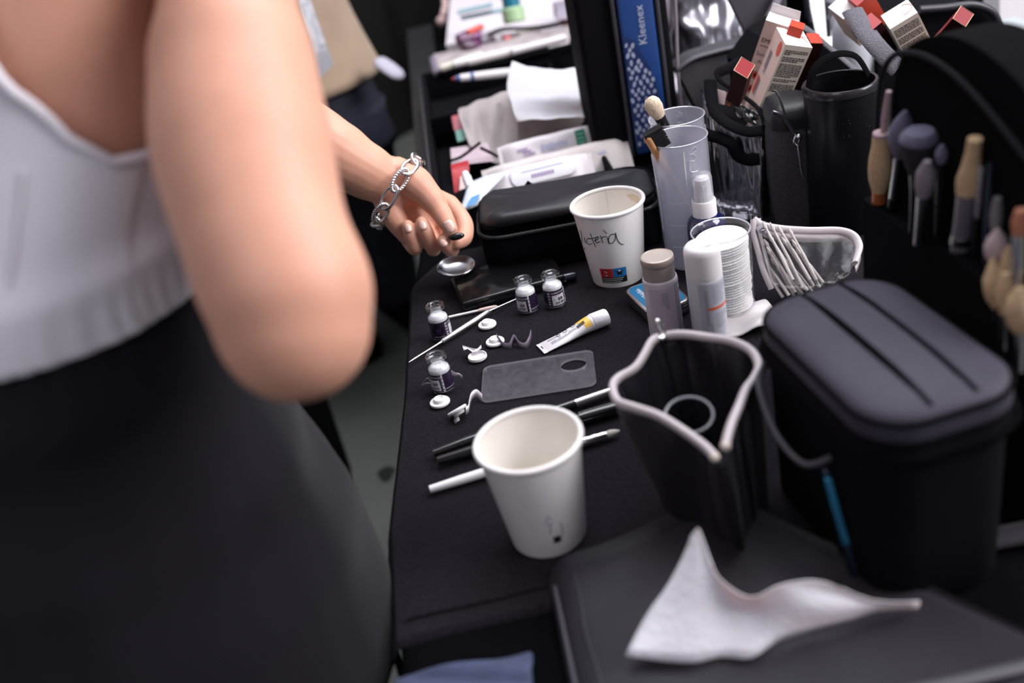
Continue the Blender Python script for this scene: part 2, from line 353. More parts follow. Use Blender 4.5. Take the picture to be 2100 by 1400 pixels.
q=[o9(*p) for p in((785,1165),(858,1160),(868,1205),(800,1218))]; A0=min(p[0] for p in q);A1=max(p[0] for p in q);Z0=min(p[1] for p in q);Z1=max(p[1] for p in q)
patch(mb,A0+.02,A1-.02,Z0+.001,Z1-.001,on_cup,.0003,0)
GR=mat('print_grey','#9a949c',.6)
for st in ([(778,1140),(770,1090),(775,1062)],[(868,1150),(866,1100),(852,1050)],[(770,1050),(745,1070),(735,1050),(760,1000)],[(770,1010),(780,1030)],[(775,1062),(800,1050)]): stroke(mb,[o9(*p) for p in st],on_cup,.0004,mi=1)
part('printed_symbol',mb,[PB,GR],t)
# ------------------------------------------------------------------ glass vials of contact lenses
VH=.0385; VR=.0109
PUR=mat('label_purple','#21122f',.45); PURB=mat('label_black','#0d0a14',.45); LW=mat('label_white','#cfcbd4',.5)
LIQ=mat('white_fill','#dcdade',.35,coat=.6)
def vr(a,z,eps): return V(((VR+eps)*sin(a),-(VR+eps)*cos(a),z))
def vtext(mb,body,size,a,z,mi,rot=0,eps=.0004):
    vs,fs=text_geo(body,size)
    c,s=cos(rot),sin(rot); mb.add([vr(a+(p.x*c-p.y*s)/VR,z+p.x*s+p.y*c,eps) for p in vs],fs,mi)
t=thing('lens_vial','small glass vial by the left table edge, its dark purple label facing the front','vial',P(908,690),R(-38),'contact lens vials')
vial0=t
mb=MB(); mb.lathe([(0,.0012),(VR-.002,.0012),(VR-.0004,.0006),(VR-.0016,0),(VR-.0004,.0005),(VR,.0018),(VR,.0240),(VR-.0006,.0262),(.0078,.0290),(.0070,.0300),(.0069,.0325),(.0072,.0335),(.0098,.0340),(.0100,.0352),(.0100,.0372),(.0096,.0383),(.0084,.0386),(.0064,.0380),(.0058,.0370),(.0056,.0300),(.0066,.0285),(VR-.0012,.0252),(VR-.001,.003)],48); part('glass_body',mb,GLASS,t)
mb=MB(); mb.lathe([(0,.0016),(VR-.0014,.0016),(VR-.0007,.0026),(VR-.0007,.0236),(VR-.0013,.0255),(.0068,.0278),(0,.0279)],40); part('lens_fill',mb,LIQ,t)
mb=MB(); patch(mb,-R(150),R(150),.0035,.0222,vr,.00015,0,40); patch(mb,R(-10),R(62),.0048,.0168,vr,.0003,2,14); patch(mb,-R(150),-R(140),.0035,.0222,vr,.0003,2,3); patch(mb,R(74),R(82),.0035,.0222,vr,.0003,2,3)
vtext(mb,'SABRETOOTH',.0027,R(34),.0193,2)
vtext(mb,'LOT',.0015,R(6),.0118,3)
random.seed(3)
for k in range(9): patch(mb,R(22+3.4*k),R(22+3.4*k+random.choice((1,1.8,2.4))),.0102,.0138,vr,.00045,3,1,1)
for k in range(14): patch(mb,R(6+3.8*k),R(6+3.8*k+random.choice((1,1.6,2.6))),.0064,.0092,vr,.00045,3,1,1)
for k in range(6): patch(mb,R(12+7*k),R(16+7*k),.0153,.0158,vr,.00045,3,1,1)
for k in range(12): patch(mb,R(4+4.4*k),R(7+4.4*k),.0053,.0057,vr,.00045,3,1,1)
vtext(mb,'SABRETOOTH',.0019,-R(75),.0058,2)
wrap_poly(mb,[(-R(75)+.0058*cos(q)/VR,.0135+.0058*sin(q)) for q in [2*pi*k/20 for k in range(20)]],vr,.0004,1)
wrap_poly(mb,[(-R(75)+.0018*cos(q)/VR,.0135+.0018*sin(q)) for q in [2*pi*k/12 for k in range(12)]],vr,.0005,4)
for k in range(3):
    for j in range(5): patch(mb,-R(32-5*k),-R(29-5*k),.0055+.0032*j,.0055+.0032*j+random.uniform(.0012,.0027),vr,.0004,2,1,1)
for k in range(4): patch(mb,R(75.5),R(80.5),.0055+.004*k,.0065+.004*k,vr,.0004,1,1,1)
vtext(mb,'SABRETOOTH',.0019,R(112),.0062,2)
part('printed_label',mb,[PUR,PURB,LW,INK,mat('label_violet','#3a2d63',.5)],t)
vial0.rotation_euler=(0,0,R(62)); MAT[vial0]=Matrix.Translation(vial0.location)@Matrix.Rotation(R(62),4,'Z')
dup(vial0,P(1140,625),R(-8),'open glass vial with a white barcode panel, the one farther right by the handwritten cup')
dup(vial0,P(1085,636),R(-72),'open glass vial with split white and purple label, left neighbour of the barcode vial')
vB=dup(vial0,P(911,797),R(-72),'glass vial nearest the camera, beside a white stopper, its torn silver seal at the sides')
FOIL=mat('seal_foil','#cfc6cc',.35,metal=.7,bump=.3,bscale=900)
def ribbon(pts,w,wd=V((0,0,1)),n=6,taper=None):
    q=cr(pts,n); return [[p-wd*w*(taper(i/(len(q)-1)) if taper else 1)/2,p+wd*w*(taper(i/(len(q)-1)) if taper else 1)/2] for i,p in enumerate(q)]
b0=MAT[vB].translation
mb=MB(); mb.grid(ribbon([b0+V((-.0105,-.001,.013)),b0+V((-.0135,0,.0145)),b0+V((-.0165,.001,.012)),b0+V((-.020,.001,.0085))],.006,V((0,-.5,.8)),taper=lambda t:1-.7*t))
mb.grid(ribbon([b0+V((-.0105,0,.0085)),b0+V((-.015,.001,.0095)),b0+V((-.020,.001,.0085))],.0015,V((0,0,1))))
mb.grid(ribbon([b0+V((.0105,.001,.016)),b0+V((.0135,.002,.0115)),b0+V((.017,.001,.0105)),b0+V((.0195,0,.0075))],.0055,V((.2,-.3,.9))))
solo('torn_seal',mb,FOIL,'torn silver seal sticking out at both sides of the nearest vial','seal',solid=.0003)
# stoppers
def stopper(loc,label,M=None):
    t=thing('vial_stopper',label,'stopper',loc,0,'white rubber vial stoppers',M=M)
    mb=MB(); mb.lathe([(0,0),(.0088,0),(.0096,.0006),(.0097,.0018),(.0092,.0026),(.0062,.0027)],40); part('flange',mb,WHITE,t)
    mb=MB(); mb.lathe([(.0062,.0026),(.0058,.0040),(.0054,.0054),(.0047,.0060),(.0036,.0058),(.0030,.0050),(0,.0049)],32); part('plug',mb,WHITE,t); return t
st=stopper(P(1000,668)+V((0,0,.0003)),'white rubber stopper beside the tip of the metal spatula')
dup(st,P(903,827)+V((0,0,.0003)),0,'white rubber stopper lying right in front of the nearest vial')
dup(st,P(1016,703)+V((0,0,.0003)),R(30),'white rubber stopper under one end of the purple curled strip')
t=thing('vial_stopper','white stopper lying upside down with torn silver foil on it','stopper',P(980,734)+V((0,0,.0003)),0,'white rubber vial stoppers')
mb=MB(); mb.lathe([(0,.0008),(.0080,.0008),(.0086,.0030),(.0092,.0032),(.0096,.0026),(.0096,.0004),(.009,0),(0,0)],40); part('flange',mb,WHITE,t)
mb=MB(); b=P(974,727)+V((0,0,.003)); rows=[[b+V((.0045*i-.010,.0035*j-.002+.002*sin(i*2.),.0028*abs(sin(i*1.3+j*1.1))+.0035*max(0,2-i)*.8)) for i in range(5)] for j in range(3)]; mb.grid(rows)
part('foil_scrap',mb,FOIL,t,world=True,solid=.0003)
e=P(945,848); Mx=frame(CR*.5-CU*.85,loc=P(936,838,.0085)); dup(st,M=Mx,label='white stopper standing on its edge between the nearest vial and the clear palette')
mb=MB(); mb.grid(ribbon([P(1022,702)+V((0,0,.006)),P(1032,710)+V((0,0,.001)),P(1046,712)+V((0,0,.001)),P(1057,704)+V((0,0,.006)),P(1066,711)+V((0,0,.002)),P(1078,712)+V((0,0,.001)),P(1088,704)+V((0,0,.004)),P(1092,694)+V((0,0,.006))],.0085,V((.05,.25,.95))))
solo('torn_strip',mb,mat('strip_mauve','#6b6070',.5,metal=.3),'curled grey-purple sealing strip between stopper and cream tube','strip',solid=.0005)
mb=MB(); mb.grid(ribbon([P(990,822)+V((0,0,.003)),P(980,816)+V((0,0,.0055)),P(970,822)+V((0,0,.0055)),P(965,833)+V((0,0,.004)),P(962,841)+V((0,0,.002)),P(956,846)+V((0,0,.002))],.0075,V((.2,.3,.9))))
mb.grid(ribbon([P(952,846)+V((0,0,.006)),P(943,850)+V((0,0,.004)),P(937,860)+V((0,0,.002)),P(939,868)+V((0,0,.002))],.006,V((.8,.1,.4))))
solo('torn_strip',mb,mat('strip_white','#d3cdd3',.4,metal=.2),'curled white sealing strip at the left corner of the clear palette','strip',solid=.0005)
# ------------------------------------------------------------------ spatula, swab
t=thing('spatula','thin double-ended steel spatula lying diagonally between the vials','spatula',P(950,680))
A,B_=P(840,748)+V((0,0,.003)),P(1059,618)+V((0,0,.003)); h1,h2=P(907,708)+V((0,0,.004)),P(1004,645)+V((0,0,.004))
mb=MB(); mb.tube([h1,h1.lerp(h2,.03),h1.lerp(h2,.97),h2],[.0018,.0029,.0029,.0024],14); part('handle',mb,mat('knurled_steel','#a9a6a8',.32,metal=.9,bump=.12,bscale=1500),t,world=True)
mb=MB(); mb.tube([h1,h1.lerp(A,.25),h1.lerp(A,.85),A],[.0018,.0011,.0012,.0006],10); part('tip',mb,STEEL,t,world=True)
mb=MB(); mb.tube([h2,h2.lerp(B_,.2),B_],[.0016,.0009,.0005],10); part('tip',mb,STEEL,t,world=True)
t=thing('cotton_swab','white stick swab lying behind the left vial','swab',P(975,642)); A,B_=P(918,654)+V((0,0,.002)),P(1022,631)+V((0,0,.002))
mb=MB(); mb.tube([A,A.lerp(B_,.6)],.0013,10); part('stick',mb,WHITEM,t,world=True)
mb=MB(); mb.tube([A.lerp(B_,q) for q in(.6,.66,.8,.95,1)],[.0012,.0019,.0021,.0018,.0004],12); part('swab_tip',mb,mat('swab_blush','#d8c0b8',.9),t,world=True)
# ------------------------------------------------------------------ acrylic palette with oval hole
PAL=thin('acrylic',(.80,.79,.82),.05,.6,3,.10,frost=.12,fcol=(.36,.33,.37),cloud=1); PALE=thin('acrylic_edge',(.6,.6,.62),.2,.6,2,.2,frost=.6,fcol=(.75,.73,.76))
pc=(P(990,752)+P(1217,722)+P(990,828)+P(1223,792))/4; ang=math.atan2((P(1223,792)-P(990,828)).y,(P(1223,792)-P(990,828)).x)
t=thing('mixing_palette','clear rectangular acrylic mixing palette with a thumb hole','palette',pc,ang)
outl=rr(.1075,.0615,.008,6); hole=[(.034+.0125*cos(q),.009+.0105*sin(q)) for q in [2*pi*k/28 for k in range(28)]]
bm=bmesh.new()
for z in(0,.0026):
    eo=[bm.verts.new((*p,z)) for p in outl]; eh=[bm.verts.new((*p,z)) for p in hole]
    ed=[bm.edges.new((l[i],l[(i+1)%len(l)])) for l in(eo,eh) for i in range(len(l))]
    bmesh.ops.triangle_fill(bm,edges=ed,use_beauty=True)
mb=MB(); mb.bm(bm); bm.free(); part('sheet',mb,PAL,t,ang=30)
mb=MB(); 
for l in(outl,hole): mb.loft([[V((*p,0)) for p in l],[V((*p,.0026)) for p in l]])
part('sheet_edge',mb,PALE,t)
# ------------------------------------------------------------------ cream tube
A,B_=P(1108,718),P(1248,664); d=(B_-A).normalized(); L=(B_-A).length
Mx=frame(V((0,0,1)),d,A+V((0,0,.0002))); t=thing('cream_tube','small white cream tube with a yellow band and white cap','tube',M=Mx)
TW=mat('tube_white','#dcd8dd',.35); YEL=mat('tube_yellow','#e8bd55',.4)
def ring(x,w,h,n=28): return [V((x,w*cos(q),h+h*sin(q))) for q in [2*pi*k/n for k in range(n)]]
S=[(0,.0105,.0009),(.004,.0105,.0009),(.0045,.0104,.0012),(L*.35,.0098,.0032),(L*.55,.0088,.0056),(L*.66,.0084,.0072),(L*.735,.0082,.0080)]
mb=MB(); mb.loft([ring(*s) for s in S],capA=True); part('tube_body',mb,TW,t,ang=60)
mb=MB(); mb.loft([ring(L*.735,.0083,.0081),ring(L*.745,.0084,.0082),ring(L*.765,.0084,.0082)],capB=True)
cyl=[ring(L*.765,.0084,.0084),ring(L*.772,.0088,.0086),ring(L*.975,.0086,.0086),ring(L*.995,.0078,.0082),ring(L,.005,.0078)]
part('shoulder',mb,WHITE,t); mb=MB(); mb.loft(cyl,capA=True,capB=True); part('cap',mb,mat('cap_white','#dcd9df',.4),t)
def top(x,v,eps=.0003):   # surface of the tube's upper side
    for (xa,wa,ha),(xb,wb,hb) in zip(S,S[1:]):
        if x<=xb: k=(x-xa)/max(xb-xa,1e-9); w=wa+(wb-wa)*k; h=ha+(hb-ha)*k; break
    else: w,h=S[-1][1:]
    c=max(-.99,min(.99,v)); return V((x,w*c,h+h*math.sqrt(1-c*c)+eps))
mb=MB()
mb.grid([[top(L*(.60+.02*abs(v)+ (.735-.62)*i/6) if i else L*(.53+.12*(1-(v+.9)/1.8)),v) for v in [-.97+.0746*k*2 for k in range(14)]] for i in range(7)],mi=0)
random.seed(5)
for k in range(26):
    x=L*(.16+.0145*k); l=random.uniform(.2,.55); mb.grid([[top(x,-.45),top(x,-.45+l*.5),top(x,-.45+l)],[top(x+.0004,-.45),top(x+.0004,-.45+l*.5),top(x+.0004,-.45+l)]],mi=1)
for k in range(12): x=L*(.54+.0095*k); mb.grid([[top(x,-.55,.0006),top(x,-.3,.0006),top(x,-.1,.0006)],[top(x+.0005,-.55,.0006),top(x+.0005,-.3,.0006),top(x+.0005,-.1,.0006)]],mi=2)
for x0,s in((.30,.03),(.40,.035),(.52,.035)):
    q=[top(L*(x0+s*cos(a)*.8),.42+.28*sin(a),.0005) for a in [2*pi*k/6 for k in range(6)]]; mb.tube(q,.00022,5,closed=True,mi=2)
mb.tube([top(L*.03,-.25,.0003),top(L*.035,0,.0003),top(L*.03,.25,.0003)],.0004,5,mi=2)
for k in range(4): mb.grid([[top(L*.14,.3+.08*k),top(L*.30,.3+.08*k)],[top(L*.14,.33+.08*k),top(L*.30,.33+.08*k)]],mi=1)
part('printed_label',mb,[YEL,DINK,INK],t)
# ------------------------------------------------------------------ dish on black glossy compact, eyeliner
q=[P(938,638,.0)]
t=thing('compact_case','black glossy flat make-up compact under the steel dish','compact',P(1010,600)); cx=(P(935,625)+P(1060,600))/2
mb=MB(); ang=R(6)
Mx=Matrix.Translation(V((.010,1.003,.0068)))@Matrix.Rotation(ang,4,'Z'); mb.rbox((0,0,0),(.115,.082,.013),.002,3,M=Mx); part('lid',mb,BLKG,t,world=True)
mb=MB(); mb.rbox((0,0,-.0012),(.1165,.0835,.0012),.0005,2,M=Mx); part('seam',mb,BLKP,t,world=True)
t=thing('steel_dish','small round polished steel dish at the back left of the towel','dish',P(938,556,.013))
Mx=frame((.06,-.10,1),loc=P(938,557,.013)+V((0,0,.0035))); mb=MB()
mb.lathe([(0,0),(.012,0),(.0165,.0012),(.0195,.0042),(.0215,.0050),(.0222,.0046),(.0216,.0040),(.0200,.0032),(.0170,.0002),(.012,-.001),(0,-.001)],56,M=Mx); part('bowl',mb,STEEL,t,world=True)
t=thing('eyeliner_pencil','black eyeliner pencil lying behind the two right vials','pencil',P(1120,588)); A,B_=P(1075,596)+V((0,0,.005)),P(1184,573)+V((0,0,.005))
mb=MB(); mb.tube([A,A.lerp(B_,.6)],.0045,16); part('barrel',mb,BLKP,t,world=True)
mb=MB(); mb.tube([A.lerp(B_,q) for q in(.6,.62,.93,.98,1)],[.0045,.0050,.0050,.0042,.002],16); part('cap',mb,mat('navy_gloss',(.012,.013,.03),.12),t,world=True)
# ------------------------------------------------------------------ brushes under the near cup
def cyl_thing(name,label,cat,A,B,segs,group=None):
    """a stick-like thing: segs = (part, t0, t1, [radii], material)"""
    t=thing(name,label,cat,(A+B)/2,group=group)
    for nm,t0,t1,rs,m in segs:
        mb=MB(); n=len(rs); mb.tube([A.lerp(B,t0+(t1-t0)*i/(n-1)) for i in range(n)],rs,16); part(nm,mb,m,t,world=True)
    return t
BR=mat('bristle_cream','#d8c6ae',.9,var=.2,vscale=500,bump=.6,bscale=1500)
A=P(884,1012)+V((0,0,.0045)); B_=P(1272,892)+V((0,0,.0045))
cyl_thing('makeup_brush','white-handled brush with a ringed silver ferrule under the near cup','brush',A,B_,[('handle',0,.80,[.0032,.0040,.0042,.0042,.0042,.0040],WHITE),('ferrule',.80,.93,[.0036,.0042,.0036,.0041,.0035,.0038,.0032],SILV),('bristles',.93,1,[.003,.0034,.0026,.001],mat('bristle_grey','#a9a29a',.8))])
A=P(892,940)+V((0,0,.0055)); B_=P(1290,800)+V((0,0,.0055))
cyl_thing('makeup_brush','black brush with a long silver ferrule reaching under the zip pouch','brush',A,B_,[('handle',0,.72,[.0035,.0048,.005,.005,.0048,.0045],BLKG),('ferrule',.72,.93,[.0042,.0042,.004],SILV),('bristles',.93,1,[.004,.0045,.003],BLKM)])
A=P(900,950)+V((0,-.004,.0055)); B_=P(1290,838)+V((0,-.002,.0055))
cyl_thing('makeup_brush','thick glossy black barrel lying between the two brushes behind the near cup','brush',A,B_,[('handle',0,.74,[.004,.0055,.0055,.0055],BLKP),('collar',.74,.76,[.006,.006],BLKG),('cap',.76,1,[.0062,.0062,.0062,.004],BLKG)])
# ================================================================== bottles and beakers
def cylr(r): return lambda a,z,eps=.0003: V(((r+eps)*sin(a),-(r+eps)*cos(a),z))
# measuring beakers
def beaker(loc,r,h,label):
    t=thing('measuring_beaker',label,'beaker',loc,0,'frosted plastic measuring beakers')
    mb=MB(); mb.lathe([(0,.001),(r*.9-.001,.001),(r*.92,.003),(r-.0008,h-.003),(r+.0004,h-.0015),(r+.0006,h),(r-.0008,h),(r-.0016,h-.003),(r*.92-.001,.004),(0,.0035)],64); part('beaker_wall',mb,FROST,t)
    mb=MB(); mb.tube([((r+.0003)*sin(2*pi*k/64),-(r+.0003)*cos(2*pi*k/64),h) for k in range(64)],.0006,6,closed=True); part('rim',mb,thin('frost_rim',(.8,.8,.82),.2,.6,2,.2,frost=.7,fcol=(.72,.72,.76)),t)
    return t
bk=beaker((.210,.962,0),.0295,.141,'frosted plastic measuring beaker in front, holding the dark bristle brush')
bf=cylr(.0285)
mb=MB()
FR2=thin('frost_mark',(.9,.9,.92),.2,.5,2,.2,frost=.75,fcol=(.75,.75,.78))
def bput(px,py):   # lettering moulded on the beaker wall
    d=ray(px,py)
    for k in range(3000):
        p=CO+d*(.8+.4*k/3000); q=p-V((.210,.962,0))
        if math.hypot(q.x,q.y)<.0283+.0012*q.z/.141: return math.atan2(q.x,-q.y),q.z
def brf(a,z,eps): r=.0285+.0011*z/.141+eps; return V((r*sin(a),-r*cos(a),z))
for st in ([(1402,312),(1409,380),(1418,438)],[(1412,314),(1425,300),(1427,308),(1413,318)],[(1413,318),(1424,316),(1427,324),(1422,330),(1415,330)],[(1415,330),(1415,342),(1417,352),(1430,350)],[(1336,316),(1352,400),(1361,470)]):
    q=[bput(*p) for p in st]; q=[p for p in q if p]
    if len(q)>1: stroke(mb,q,brf,.0006)
for z in (.03,.055,.08): mb.tube([brf(R(a),z,.0002) for a in range(-50,52,6)],.00025,5)
part('volume_marks',mb,FR2,bk)
dup(bk,(.2245,1.024,0),R(150),'frosted plastic measuring beaker behind, holding the cream-tipped brush')
# brush in the rear beaker
A=Y(1462,440,1.034); B_=Y(1331,200,1.000)
t=cyl_thing('makeup_brush','fluffy cream-tipped brush standing in the rear beaker','brush',A,B_,[('handle',0,.74,[.002,.003,.0042,.0052,.0052],BLKG),('ferrule',.74,.86,[.0052,.0056,.0062],BLKP)])
d=(B_-A); mb=MB(); mb.tube([A+d*q for q in(.855,.88,.92,.955,.98,.995)],[.0062,.0076,.0090,.0088,.0066,.002],24); mb.jitter(.0006,700); part('bristles',mb,BR,t,world=True)
# wooden brush + spoolie in front beaker
A=V((.222,.966,.008)); B_=Y(1326,283,.952)
A=Y(1428,452,.978); B_=Y(1325,277,.944); t=cyl_thing('brow_brush','tan wooden brush with a block of black bristles leaning in the front beaker','brush',A,B_,[('handle',0,.97,[.0022,.003,.0036,.004,.0042,.0042],mat('tan_wood','#c08a5c',.6,var=.15)),('handle_tip',.97,1,[.0042,.002],mat('tan_wood','#c08a5c',.6))])
d=B_-A; side=V((1,-.1,.35)).normalized(); side=(side-d.normalized()*side.dot(d.normalized())).normalized(); oth=d.normalized().cross(side); mb=MB(); random.seed(2)
for i in range(34):
    for j in range(5):
        b=A+d*(.83+.18*i/33)+oth*(j-2)*.0013; tip=b+side*(.0165+random.uniform(-.001,.0012))+d.normalized()*random.uniform(-.0005,.0012)+oth*random.uniform(-.0005,.0005)
        mb.tube([b-side*.0025,tip],[.00055,.00035],4)
part('bristles',mb,mat('black_bristle',(.008,.008,.009),.7),t,world=True)
# blue spray bottle
loc=V((.221,.927,0)); t=thing('spray_bottle','dark blue bottle with a white pump under a clear cap','bottle',loc)
mb=MB(); mb.lathe([(0,0),(.0185,0),(.020,.002),(.020,.052),(.0192,.058),(.0165,.0635),(.012,.067),(.0095,.068)],48); part('bottle_body',mb,mat('navy_glass',(.004,.007,.055),.06,coat=.6),t)
mb=MB(); mb.lathe([(.0118,.066),(.0125,.0665),(.0124,.0815),(.0118,.083),(.0085,.0835)],40); part('collar',mb,WHITE,t)
mb=MB(); mb.lathe([(.0098,.083),(.0098,.0875),(.0090,.0895),(.0086,.101),(.0080,.1055),(.005,.1072),(0,.1074)],32); mb.box((0,-.0084,.0985),(.004,.002,.004)); part('pump',mb,WHITE,t)
mb=MB(); mb.lathe([(.0108,.0835),(.0106,.107),(.0096,.1102),(.006,.1118),(0,.1120)],40); part('overcap',mb,thin('overcap_clear',(.9,.9,.92),.08,.7,2.5,.12,frost=.3,fcol=(.75,.75,.78)),t)
# cotton pads in a clear cylinder
loc=V((.2120,.836,0)); t=thing('pad_container','clear plastic cylinder packed with white cotton pads','container',loc)
r=.0268
mb=MB(); mb.lathe([(0,.0005),(r-.0005,.0005),(r,.002),(r+.0004,.0875),(r+.0008,.089),(r+.0002,.089),(r-.0006,.0875)],56); part('container_wall',mb,CLEAR,t); mb=MB(); mb.tube([((r+.0004)*sin(2*pi*k/64),-(r+.0004)*cos(2*pi*k/64),.0889) for k in range(64)],.0007,6,closed=True); part('rim',mb,thin('frost_rim',(.8,.8,.82),.2,.6,2,.2,frost=.7,fcol=(.72,.72,.76)),t)
COT=mat('cotton','#e0dddb',.95,bump=.5,bscale=600,sss=.1); random.seed(11)
z=.002
for k in range(29):
    h=.00265; a=random.uniform(-.0009,.0009); b=random.uniform(-.0009,.0009); rr0=r-.0022+random.uniform(-.0006,.0003)
    mb=MB(); mb.lathe([(0,z),(rr0-.001,z),(rr0,z+h*.35),(rr0,z+h*.65),(rr0-.001,z+h),(0,z+h+(.0012 if k==28 else 0))],36,M=Matrix.Translation((a*.5,b*.5,0)))
    for i,p in enumerate(mb.v): p.z+= .0016*(k/28)*sin(math.atan2(p.y,p.x)*1+1.2)*math.hypot(p.x,p.y)/r
    o=solo('cotton_pad',MB().add([p+loc for p in mb.v],mb.f),COT,'round white cotton pad stacked in the clear cylinder' if k<28 else 'topmost white cotton pad in the clear cylinder','cotton pad','cotton pads in the clear cylinder')
    z+=h+.0001
# white spray can
loc=P(1458,690); t=thing('spray_can','white spray can with an orange stripe and a domed cap','can',loc)
mb=MB(); mb.lathe([(0,0),(.0150,0),(.0160,.001),(.0165,.003),(.0165,.0655),(.0160,.0672),(.0150,.068)],48); part('can_body',mb,mat('can_white','#cfcfd6',.3),t)
mb=MB(); mb.lathe([(.0158,.0672),(.0165,.0675),(.0165,.0900),(.0158,.0945),(.0135,.0972),(.009,.0985),(0,.0988)],48); mb.tube([(-.003,-.009,.0972),(.003,-.0085,.0986),(.008,-.0075,.0985)],[.0008,.0018,.001],10); part('cap',mb,WHITE,t)
cf=cylr(.0165); mb=MB()
GRAYT=mat('label_grey','#a6a6b2',.5); GRAY2=mat('label_pale','#bdbfca',.45)
patch(mb,R(-38),R(92),.006,.064,cf,.00015,0,24); patch(mb,R(-14),R(74),.0375,.0400,cf,.0004,1,16)
random.seed(4)
for k in range(9): patch(mb,R(8),R(8+random.uniform(35,70)),.044+.0021*k,.0449+.0021*k,cf,.0004,2,8,1)
for k in range(9):
    patch(mb,R(12),R(12+random.uniform(20,55)),.018+.0018*k,.0187+.0018*k,cf,.0004,2,8,1)
vs,fs=text_geo('MICELLAIRE' if False else '||||||',.004)
for k in range(14): patch(mb,R(-20),R(-10),.022+.0026*k,.0238+.0026*k,cf,.0004,2,2,1)
for k in range(9): patch(mb,R(-6),R(-1),.008+.0018*k,.0090+.0018*k,cf,.0004,2,2,1)
part('printed_label',mb,[GRAY2,mat('label_orange','#e46b4c',.5),GRAYT,INK],t)
# bottle with translucent beige cap
loc=P(1369,690); t=thing('lotion_bottle','small pale lotion bottle with a translucent beige flip cap','bottle',loc)
mb=MB(); mb.lathe([(0,0),(.0150,0),(.0160,.0012),(.0163,.003),(.0163,.0635),(.0158,.0655),(.0150,.0662)],48); part('bottle_body',mb,mat('lotion_white','#c9c2cb',.35),t)
mb=MB(); mb.lathe([(.0148,.0662),(.0146,.080),(.0152,.0805),(.0155,.0815),(.0155,.0850),(.0150,.0868),(.0135,.0874),(.013,.0869),(0,.0869)],48); part('cap',mb,mat('cap_beige','#a0968f',.3,sss=.3),t)
cf=cylr(.0163); mb=MB(); patch(mb,R(-55),R(30),.006,.060,cf,.00015,0,16); patch(mb,R(-12),R(8),.044,.056,cf,.0003,1,6); patch(mb,R(-2),R(10),.038,.050,cf,.00032,1,6)
random.seed(8)
for k in range(24): patch(mb,R(34),R(34+random.uniform(22,46)),.012+.0021*k,.0130+.0021*k,cf,.0003,2,6,1)
for k in range(4): patch(mb,R(28),R(80),.004+.0018*k,.0050+.0018*k,cf,.0003,2,8,1)
part('printed_label',mb,[mat('label_lilac','#c4b7c6',.5),mat('label_dusk','#a9a3b4',.5),DINK],t)
# blue mint tin
loc=P(1350,628); Mx=Matrix.Translation(loc)@Matrix.Rotation(R(12),4,'Z'); t=thing('mint_tin','little blue and silver mint tin behind the lotion bottle','tin',M=Mx)
mb=MB(); mb.rbox((0,0,.0055),(.046,.062,.011),.0015,3,vert=.010); part('tin_base',mb,STEEL,t)
mb=MB(); mb.rbox((0,0,.0120),(.0475,.0635,.005),.0015,3,vert=.011); part('lid',mb,STEEL,t)
mb=MB(); mb.prism(rr(.041,.057,.009),.0144,.0148); part('lid_print',mb,mat('tin_blue','#17618a',.45,spec=.2),t)
vs,fs=text_geo('*PEPPERMINT*',.0068); mb=MB(); c,s=cos(R(-90)),sin(R(-90)); mb.add([V((p.x*c-p.y*s-.0125,p.x*s+p.y*c,.0150)) for p in vs],fs); part('lettering',mb,PW,t)
# white crumpled packet under the pad container / train case
mb=MB(); b=P(1530,668); mb.grid([[b+V((-.030+.010*i,-.022+.010*j,.003+.009*abs(noise.noise(V((i*.9,j*1.1,2))))*2)) for i in range(7)] for j in range(6)])
solo('crumpled_packet',mb,mat('packet_white','#b9b4b6',.35),'crumpled white packet between the spray can and the domed black case','packet',solid=.004,sub=1)
# ================================================================== zip pouch (open)
RIMZ=.105
rim_px=[(1362,692),(1400,688),(1450,694),(1500,702),(1540,722),(1556,752),(1545,780),(1530,800),(1516,835),(1500,872),(1489,912),(1488,938),(1472,944),(1445,918),(1400,885),(1350,855),(1300,838),(1268,826),(1257,798),(1268,778),(1302,758),(1322,730),(1338,702)]
rim=cr([P(x,y,RIMZ+ (.004*sin(i*.9))) for i,(x,y) in enumerate(rim_px)],6,True); rim=resample(rim,96)
cxy=V((.125,.585,0))
base=[V((.128,.560,0))]*96
rings=[]
for k,zz in enumerate((0,.002,.012,.035,.06,.085,.098,RIMZ)):
    q=zz/RIMZ; s=.72+.28*q
    rg=[]
    for i,p in enumerate(rim):
        c=V((.128,.560,0)).lerp(cxy,q); w=V((p.x-cxy.x,p.y-cxy.y,0))
        e=V((.040*cos(2*pi*i/96),.060*sin(2*pi*i/96),0))
        n=w*s*(1 if zz>0.001 else .96)
        rg.append(V((c.x+n.x,c.y+n.y,(p.z if zz==RIMZ else zz*p.z/RIMZ)))+V((.003,.002,0))*sin(i*.5+k)*(.5 if 0<q<1 else 0))
    rings.append(rg)
t=thing('zip_pouch','open black zip pouch gaping wide, with a thick white zipper rim','pouch',(.125,.56,0))
mb=MB(); mb.loft(rings,capA=True); part('pouch_body',mb,SATIN,t,world=True,ang=0,solid=.0012)
inner=[[V((cxy.x+(p.x-cxy.x)*.965+ .0,cxy.y+(p.y-cxy.y)*.965,p.z+.0)) for p in r] for r in rings[1:]]
inner=[[V((p.x+.0025*sin(i*.9)*(.2 if j==len(inner)-1 else 1),p.y+.0025*cos(i*1.1)*(.2 if j==len(inner)-1 else 1),p.z)) for i,p in enumerate(r)] for j,r in enumerate(inner)]
mb=MB(); mb.loft(inner,capA=True); part('lining',mb,mat('pouch_lining',(.010,.0095,.014),.33,bump=.1,bscale=200),t,world=True,ang=0)
gap0=min(range(96),key=lambda i:(rim[i]-P(1480,944,RIMZ)).length)
